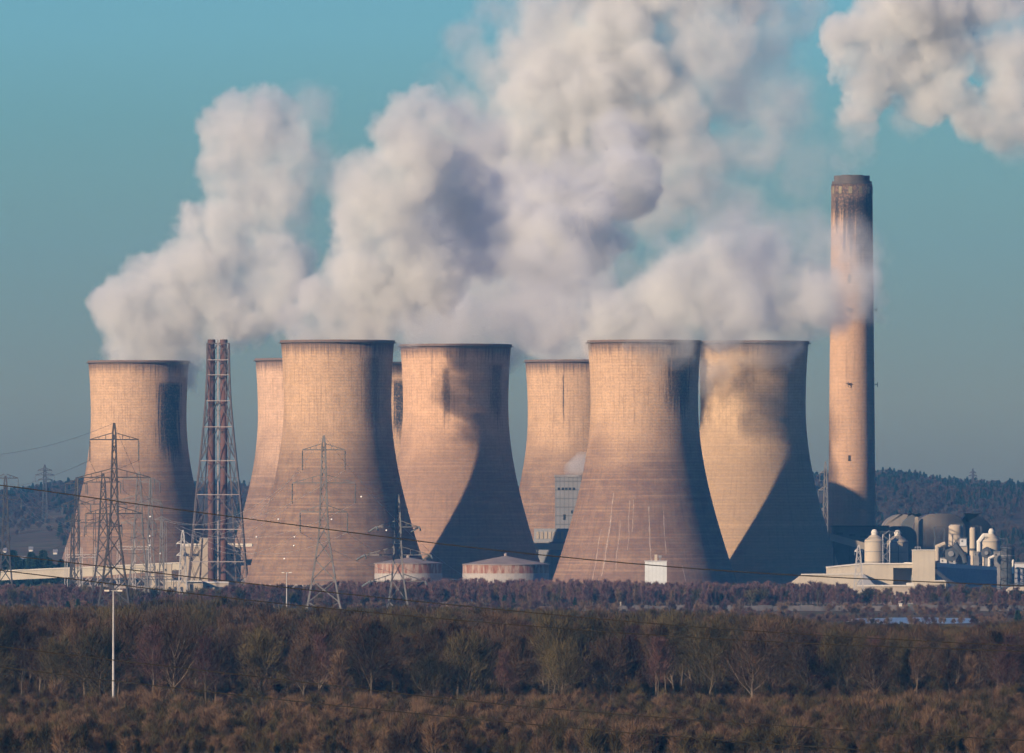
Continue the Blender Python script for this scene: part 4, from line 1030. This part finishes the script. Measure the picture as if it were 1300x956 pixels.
# purple birch scrub in front of the power station
TW_BIRCH = twigmat('twigs_birch', (.085, .048, .052), (.150, .088, .078))
S = [light_tree(31, 8, 1.4, 700, .11, TW_BIRCH, up=3.0), light_tree(32, 8, 1.8, 800, .11, TW_BIRCH, up=2.2), light_tree(33, 6.5, 2.4, 800, .13, TW_PURP, up=1.2), light_tree(34, 5, 2.8, 800, .15, TW_OLIVE, up=.9), light_tree(35, 7.5, 1.6, 700, .12, TW_GOLD, up=2.6)]
SCR = [(-200, 742), (0, 744), (70, 746), (130, 752), (190, 757), (270, 755), (300, 742), (340, 744), (380, 752), (450, 738), (520, 732), (600, 731), (700, 733), (780, 731), (815, 738), (850, 740), (900, 738), (960, 742), (1000, 744), (1060, 741), (1090, 752), (1150, 756), (1175, 742), (1200, 748), (1260, 752), (1300, 756), (1600, 750)]
pts = []; y = 4300.0
while y < 4690:
    px = -420.0
    while px < 1720:
        yy = y + rr.uniform(-7, 7); top = interp(SCR, px) - 6 + rr.uniform(-3, 9) + 5 * noise.noise((px * .02, y * .01, 3)); maxh = Z(top, yy)
        right = px > 985
        if maxh > 1.5 and (not right or rr.random() < .55):
            k = rr.choices(range(5), weights=(28, 26, 20, 16, 10))[0]; hh = (8, 8, 6.5, 5, 7.5)[k]; s = min(maxh / hh, 1.4) * rr.uniform(.6, 1.0)
            pts.append((X(px, yy), yy, 0, s, rr.uniform(0, 6.28), k))
        px += rr.uniform(5, 11)
    y += 18
mass('birch_scrub', '', S, pts)
# low field scrub
B = [tree_meshes(41, 2.2, 1.5, .05, 6, 500, .10, TW_BROWN, BARK, tl=.8, tr=.06), tree_meshes(42, 2.6, 1.8, .05, 6, 560, .10, TW_PURP, BARK, tl=.9, tr=.06), tree_meshes(43, 3.0, 2.0, .05, 6, 600, .10, TW_GOLD, BARK, tl=.9, tr=.06, up=1.2)]
pts = []
for i in range(4000):
    yy = rr.uniform(3450, 4420); px = rr.uniform(-420, 1720)
    if ((px - 1162) / 92) ** 2 + ((yy - 3760) / 135) ** 2 < 1: continue
    if noise.noise((px * .012, yy * .004, 1)) < -.12: continue
    pts.append((X(px, yy), yy, 0, rr.uniform(.3, .95 if px > 1000 else 1.25), rr.uniform(0, 6.28), rr.randrange(3)))
for i in range(90):
    a = rr.uniform(0, 6.28); px = 1162 + 90 * math.copysign(abs(math.cos(a)) ** .7, math.cos(a)) + rr.uniform(-6, 6); yy = 3760 + 125 * math.copysign(abs(math.sin(a)) ** .8, math.sin(a)) + rr.uniform(-10, 10)
    pts.append((X(px, yy), yy, 0, rr.uniform(.25, .6), rr.uniform(0, 6.28), rr.randrange(3)))
mass('field_scrub', '', B, pts)
pts = []
y = 1560.0
while y < 1990:
    px = -420.0
    while px < 1720:
        yy = y + rr.uniform(-6, 6); f = noise.noise((px * .008, yy * .006, 7))
        s = rr.uniform(.7, 1.3) * (1 + .6 * f) * (.75 if yy > 1880 else 1.0)
        pts.append((X(px, yy), yy, 0, s, rr.uniform(0, 6.28), rr.choices(range(3), weights=(5, 3, 3 if f > 0 else 1))[0])); px += rr.uniform(11, 20)
    y += 13
B2 = [tree_meshes(51, 2.8, 1.6, .05, 7, 900, .045, TW_OLIVE, BARK, tl=.8, tr=.05, up=1.2), tree_meshes(52, 3.2, 1.5, .05, 7, 900, .045, TW_BROWN, BARK, tl=.9, tr=.05, up=1.6), tree_meshes(53, 3.4, 1.5, .05, 7, 900, .045, TW_GOLD, BARK, tl=1.0, tr=.05, up=1.8)]
for i in range(1500):
    yy = rr.uniform(1975, 2420); px = rr.uniform(-30, 1330); pts.append((X(px, yy), yy, 0, rr.uniform(.6, 1.35), rr.uniform(0, 6.28), rr.choices(range(3), weights=(5, 4, 1))[0]))
mass('near_scrub', '', B2, pts)
# firs
for i in range(13):
    px = -6 + i * 7.6; d_ = 5290 + (i % 3) * 9
    put_tree(('fir_tree', '', FIR), X(px, d_), d_, (1.75, 2.1, 1.9, 2.2, 1.8)[i % 5] * (.82 if i > 9 else 1), i, 'dark evergreen in the row behind the conveyor at the left edge', group='dark evergreens behind the conveyor')
for i, (px, d_, s, lab) in enumerate(((86, 3900, .62, 'dark green evergreen bush left of the tallest pylon, leftmost of three'), (99, 3890, .72, 'dark green evergreen bush left of the tallest pylon, middle of three'), (112, 3910, .6, 'dark green evergreen bush left of the tallest pylon, rightmost of three'),
        (640, 4250, .6, 'dark evergreen bush in the scrub below the larger tank'), (652, 4240, .5, 'smaller dark evergreen bush beside the one below the larger tank'), (730, 4260, .5, 'dark evergreen bush in the scrub left of the streaked tower middle'), (1292, 3350, .75, 'dark evergreen at the right edge beyond the pond'), (975, 3300, .62, 'dark evergreen at the wood edge left of the pond'))):
    put_tree(('fir_tree', '', FIR), X(px, d_), d_, s, i, lab, group='dark evergreen bushes')
# wooded ridge
TW_RIDGE = twigmat('twigs_ridge', (.050, .036, .032), (.075, .056, .046))
T = [fir_meshes(61, 12, 3.4), light_tree(62, 10, 4.5, 900, .3, TW_RIDGE), light_tree(63, 9.5, 4.5, 900, .3, TW_RIDGE), light_tree(64, 9, 4.5, 900, .3, TW_BROWN)]
pts = []
for i in range(33000):
    yy = 6500 + 3300 * rr.random() ** .8; px = rr.uniform(-420, 1720); f = noise.noise((px * .01, yy * .0012, 2)); 
    if px > 240 and px < 1000 and rr.random() < .75: continue
    if f < -.22 and yy < 8600: continue
    if px < 130 and yy < 8300 and rr.random() < .8: continue
    x = X(px, yy); k = 0 if rr.random() < (.45 if f > .1 or yy > 8800 else .12) else rr.choice((1, 2, 3))
    pts.append((x, yy, hill_z(x, yy, HD0, HD1) - .5, rr.uniform(.4, .85), rr.uniform(0, 6.28), k))
mass('ridge_forest', '', T, pts)
# ---------------------------------------------------------------- steam: real volumes, density grids made by geometry nodes
def steam_mat(name, dens, col=(0.902, 0.910, 0.893), g=0.2):
    m = bpy.data.materials.new(name); m.use_nodes = True
    n = m.node_tree.nodes; n.clear()
    o = n.new('ShaderNodeOutputMaterial'); v = n.new('ShaderNodeVolumePrincipled')
    v.inputs['Color'].default_value = (*col, 1); v.inputs['Density'].default_value = dens; v.inputs['Anisotropy'].default_value = g
    v.inputs['Density Attribute'].default_value = 'density'
    m.node_tree.links.new(v.outputs[0], o.inputs['Volume'])
    return m
def plume(label, origin, puffs, material, vox=.85, warp=1.0, seed=0, cat='steam plume', kindname='steam_plume', floor=None):
    """puffs: (x, y, z, radius, softness 0..1, strength) in metres round the origin"""
    vol = bpy.data.volumes.new(kindname); o = bpy.data.objects.new(kindname, vol); C.objects.link(o)
    o.location = origin; vol.materials.append(material)
    tagk(o, label, cat, 'steam plumes')
    ng = bpy.data.node_groups.new('steam_grid', 'GeometryNodeTree')
    ng.interface.new_socket(name='Geometry', in_out='INPUT', socket_type='NodeSocketGeometry')
    ng.interface.new_socket(name='Geometry', in_out='OUTPUT', socket_type='NodeSocketGeometry')
    t = NT(ng)
    pos = t.n.new('GeometryNodeInputPosition').outputs[0]
    sh = t.vec('ADD', pos, (seed * 131.7, seed * 57.3, seed * 91.1))
    w1 = t.vec('SUBTRACT', t.noise(sh, 0.028, 2, 0.5, True), (0.5, 0.5, 0.5))
    w2 = t.vec('SUBTRACT', t.noise(sh, 0.11, 5, 0.62, True), (0.5, 0.5, 0.5))
    p = t.vec('ADD', pos, t.vec('SCALE', w1, sc=26.0 * warp))
    p = t.vec('ADD', p, t.vec('SCALE', w2, sc=11.0 * warp))
    # rounded billows: ridged noise read from the warped place
    vo = t.n.new('ShaderNodeTexVoronoi'); vo.feature = 'SMOOTH_F1'; vo.inputs['Scale'].default_value = 0.085
    vo.inputs['Smoothness'].default_value = 0.5
    t.l.new(t.vec('ADD', sh, t.vec('SCALE', w2, sc=8.0)), vo.inputs['Vector'])
    bil = t.math('MULTIPLY', t.math('SUBTRACT', 0.55, vo.outputs['Distance']), 7.0)
    fineb = t.math('MULTIPLY', t.math('SUBTRACT', t.noise(sh, 0.20, 6, 0.66), 0.5), 10.0)
    add = t.math('MULTIPLY', t.math('ADD', bil, fineb), warp)
    acc = None
    for (x, y, z, r, soft, st) in puffs:
        d = t.vec('DISTANCE', p, (x, y, z))
        e = t.math('SUBTRACT', t.math('ADD', add, r * 1.12 + 3.5), d)         # metres inside the puff
        v = t.ramp(e, 0.0, max(1.0, r * soft * (.5 if soft < .85 else .9)), 0.0, st)
        acc = v if acc is None else t.math('MAXIMUM', acc, v)
    wisp = t.ramp(t.noise(sh, 0.040, 6, 0.62), 0.34, 0.58, 0.08, 1.0)
    acc = t.math('MULTIPLY', acc, wisp)
    if floor is not None:
        zc = t.xyz(pos)[2]; acc = t.math('MULTIPLY', acc, t.ramp(zc, floor, floor + 2.0))
    vc = t.n.new('GeometryNodeVolumeCube')
    m = 14 * warp
    lo = [min(q[i] - q[3] for q in puffs) - m for i in range(3)]; hi = [max(q[i] + q[3] for q in puffs) + m for i in range(3)]
    if floor is not None: lo[2] = max(lo[2], floor)
    hi[2] = min(hi[2], Z(-95, origin[1]) - origin[2]); hi[0] = min(hi[0], X(1400, origin[1]) - origin[0])
    t.put(vc.inputs['Density'], acc); vc.inputs['Min'].default_value = lo; vc.inputs['Max'].default_value = hi
    for i, a in enumerate('XYZ'): vc.inputs['Resolution ' + a].default_value = max(8, int((hi[i] - lo[i]) / vox))
    sm = t.n.new('GeometryNodeSetMaterial'); sm.inputs['Material'].default_value = material
    go = t.n.new('NodeGroupOutput')
    t.l.new(vc.outputs[0], sm.inputs[0]); t.l.new(sm.outputs[0], go.inputs[0])
    md = o.modifiers.new('steam_grid', 'NODES'); md.node_group = ng
    return o
def px_puffs(lst, d, seed, depth=0.35, drift=0.0, y0=0):
    """(px, py, radius px, softness, strength[, extra distance]) -> puffs round (0, d, 0)"""
    rr = random.Random(seed); out = []
    for q in lst:
        px, py, r, so, st = q[:5]; dy = (q[5] if len(q) > 5 else 0) + max(0, y0 - py) * drift * K * d + rr.uniform(-1, 1) * depth * r * K * d
        v = W(px, py, d + dy)
        out.append((v.x, dy, v.z, r * K * d, so, st))
    return out
def place_plume(label, px, py, d, lst, material, seed, drift=0.0, **kw):
    v = W(px, py, d); ps = [(a - v.x, b, c - v.z, r, so, st) for a, b, c, r, so, st in px_puffs(lst, d, seed, .35, drift, py)]
    return plume(label, (v.x, d, v.z), ps, material, seed=seed, **kw)
STEAM = steam_mat('steam', 0.12)
place_plume('curling steam plume rising from the leftmost cooling tower', 176, 458, DA, [
    (188, 440, 44, .5, 1), (165, 462, 24, .5, .7),(210, 462, 24, .5, .7), (168, 392, 38, .5, 1), (205, 372, 42, .5, 1), (250, 352, 44, .5, 1), (225, 410, 38, .6, .8), (285, 385, 42, .6, .8),
    (310, 335, 40, .6, .8), (345, 375, 36, .8, .6), (380, 360, 26, .9, .4), (295, 290, 34, .6, .8), (325, 250, 38, .6, .8), (350, 225, 34, .6, .7),
    (300, 170, 38, .5, .8), (340, 165, 40, .6, .7), (330, 205, 36, .6, .7), (365, 270, 34, 1, .25), (360, 320, 34, 1, .3), (400, 140, 30, 1, .25), (405, 210, 36, 1, .25), (150, 395, 26, .5, .9), (262, 305, 38, .6, .9), (300, 395, 42, .6, .9), (340, 335, 42, .7, .8), (290, 215, 34, .6, .8), (362, 190, 34, .8, .5), (360, 245, 32, .8, .4)], STEAM, 1)
place_plume('great billowing steam column rising from the wide front cooling tower', 428, 432, DC + 20, [
    (400, 420, 26, .4, 1), (440, 412, 36, .4, 1), (480, 410, 34, .4, 1), (390, 432, 22, .5, .8), (425, 438, 24, .5, .8), (470, 438, 22, .5, .8), (450, 375, 38, .4, 1), (420, 380, 26, .4, 1),
    (500, 370, 40, .5, .9), (475, 335, 44, .5, 1), (470, 280, 42, .6, .9), (500, 240, 48, .5, 1), (525, 190, 46, .5, 1), (550, 160, 30, .6, .8),
    (565, 230, 46, .6, .9, 20), (600, 250, 44, .7, .8, 30), (610, 300, 40, .7, .7, 30), (462, 225, 30, .8, .5), (520, 300, 50, .6, .9), (510, 395, 34, .5, .9), (545, 350, 44, .6, .9), (440, 335, 22, .8, .6), (600, 190, 34, .8, .6)], STEAM, 2, drift=-.25)
place_plume('grey shaded steam bank rising from the tower behind the rusty tanks', 579, 437, DE, [
    (530, 425, 30, .6, 0.40), (580, 425, 40, .6, 0.45), (625, 425, 34, .6, 0.40), (560, 385, 44, .6, 0.40), (540, 440, 20, .7, 0.30), (580, 446, 20, .7, 0.30), (620, 440, 20, .7, 0.30),
    (610, 370, 50, .6, 0.40), (660, 350, 50, .6, 0.40), (600, 320, 40, .7, 0.60), (705, 320, 48, .6, 0.80), (700, 275, 40, .6, 0.80), (735, 300, 40, .6, 0.80), (690, 400, 40, .8, 0.30),
    (650, 410, 30, .8, 0.30), (745, 255, 34, .7, 0.70), (785, 225, 40, .5, 0.90), (790, 190, 28, .5, 0.90), (770, 345, 40, .9, 0.25), (560, 320, 46, .7, 0.70), (540, 285, 40, .7, 0.70), (640, 300, 50, .7, 0.80), (655, 250, 44, .7, 0.70), (745, 380, 36, .9, 0.25), (730, 225, 40, .7, 0.80), (765, 280, 36, .8, 0.60), (640, 380, 40, .7, 0.40)], STEAM, 3, drift=3.0, vox=1.0)
place_plume('huge pale steam cloud drifting up and right, from the tower behind the boiler house', 731, 457, DF, [
    (731, 440, 40, .7, .6), (700, 410, 46, .8, .6), (740, 380, 50, .8, .6), (690, 330, 50, .7, .7), (680, 250, 54, .6, .8), (670, 190, 50, .6, .9), (640, 210, 44, .6, .8),
    (720, 150, 56, .5, .9), (650, 110, 36, .8, .5), (625, 85, 26, .9, .35), (720, 90, 50, .5, .9), (770, 50, 56, .5, 1), (800, 110, 56, .5, 1), (770, 180, 50, .6, .9), (750, 10, 44, .6, .9), (810, -10, 56, .6, .9),
    (840, 150, 50, .6, .8), (860, 210, 46, .7, .7), (850, 70, 46, .8, .6), (880, 20, 46, .8, .5), (900, 110, 50, 1, .35), (930, 50, 50, 1, .3), (940, 150, 50, 1, .2), (980, 20, 40, 1, .2), (910, 190, 46, 1, .3),
    (830, 260, 40, .9, .4), (640, 20, 34, 1, .35), (600, 60, 30, 1, .3), (560, 120, 30, 1, .15), (700, 20, 44, .8, .6), (680, 60, 40, .8, .7), (900, 60, 56, .8, .6), (940, 100, 56, .9, .45), (970, 60, 50, .9, .4), (1000, 10, 46, .9, .4), (950, 180, 56, 1, .35), (990, 130, 50, 1, .3), (890, 240, 46, 1, .4), (930, 260, 40, 1, .3), (620, 160, 40, .8, .6), (850, -20, 60, .6, .8), (920, -20, 60, .8, .6), (590, 140, 30, 1, .35), (1020, 220, 44, 1, .14), (760, 120, 56, .5, .9), (690, 140, 50, .6, .9)], STEAM, 4, drift=.4, vox=1.15)
place_plume('rounded steam bank rolling right from the front tower with pale streaks', 818, 432, DG, [
    (790, 425, 34, .4, 1), (830, 425, 36, .5, 1), (785, 405, 28, .4, 1), (830, 395, 38, .4, 1), (870, 420, 26, .6, .8), (872, 375, 40, .5, .9), (905, 350, 38, .6, .8), (910, 400, 38, .7, .7),
    (890, 320, 30, .9, .4), (920, 300, 34, 1, .25), (815, 440, 18, .8, .5, -27), (840, 448, 18, .9, .4, -27), (860, 445, 18, .9, .5, -27), (835, 462, 14, .9, .35, -27), (850, 400, 40, .5, 1), (850, 350, 34, .8, .6), (945, 330, 40, .9, .5), (940, 380, 40, .8, .7), (690, 385, 20, .9, .3), (712, 350, 22, .9, .4), (700, 420, 14, .9, .6), (735, 330, 24, .9, .5), (728, 405, 16, .9, .6), (665, 365, 18, .9, .5)], STEAM, 5)
place_plume('thin grey steam bank blowing past the tall chimney, from the yellowish tower', 956, 433, DH, [
    (920, 430, 28, .8, .6), (960, 420, 40, .7, .7), (1000, 415, 32, .8, .6), (950, 375, 46, .7, .7), (1000, 370, 46, .7, .6), (1035, 385, 36, .8, .5), (990, 325, 44, .8, .4), (1040, 330, 44, .9, .35),
    (1080, 345, 34, .9, .6, -30), (1088, 378, 20, .9, .6, -30), (1075, 310, 36, 1, .4, -30), (1050, 375, 30, .8, .6, -30), (960, 285, 40, 1, .2), (910, 445, 20, .9, .4, -27), (935, 450, 20, .9, .35, -27), (970, 448, 18, .9, .3, -27), (1000, 440, 16, .9, .3, -27), (1020, 360, 46, .8, .6), (970, 400, 44, .7, .7), (930, 460, 18, .9, .4, -27), (900, 470, 16, .9, .4, -27), (1010, 300, 44, 1, .3), (940, 320, 40, .9, .4)], STEAM, 6, vox=1.1)
SMOKE = steam_mat('stack_steam', 0.15)
place_plume('cream coloured smoke plume boiling up from the tall chimney and curling right', 1081, 222, DCH, [
    (1083, 214, 15, .9, .22), (1085, 198, 16, .9, .20), (1087, 178, 18, .9, .22), (1090, 158, 18, .7, .4), (1090, 138, 18, .25, 1), (1100, 115, 26, .25, 1), (1088, 85, 24, .25, 1), (1115, 70, 32, .25, 1), (1082, 45, 24, .25, 1), (1125, 30, 36, .3, 1), (1105, 95, 26, .3, 1), (1150, 80, 26, .4, .9), (1200, 60, 30, .5, .8),
    (1165, 45, 34, .4, 1), (1150, 5, 40, .5, 1), (1200, 10, 36, .5, .9), (1195, 105, 26, .5, .9), (1180, 130, 22, .6, .8), (1215, 120, 22, .6, .8), (1240, 150, 26, .7, .7), (1140, 110, 22, .8, .4), (1150, 150, 24, 1, .2),
    (1270, 60, 30, .6, .8), (1285, 110, 34, .7, .8), (1275, 160, 28, .8, .6), (1300, 30, 40, .7, .7), (1250, 10, 30, .7, .8), (1310, 80, 40, .7, .7), (1290, 190, 20, 1, .3), (1320, 150, 40, .8, .6)], SMOKE, 7, kindname='smoke_plume', cat='smoke plume', vox=.8, warp=.8)

place_plume('small white steam puff venting beside the boiler house roof', 733, 597, DBH - 6, [(733, 595, 3.0, .9, .8), (735, 591, 2.6, .9, .8), (729, 597, 2.2, .9, .6), (738, 587, 2.4, .9, .5), (726, 599, 1.6, .9, .5)], SMOKE, 8, vox=.3, warp=.28)
MB().box(-12000, 12000, -300, 15500, -3, 420).build('haze', HZ, kind='stuff')
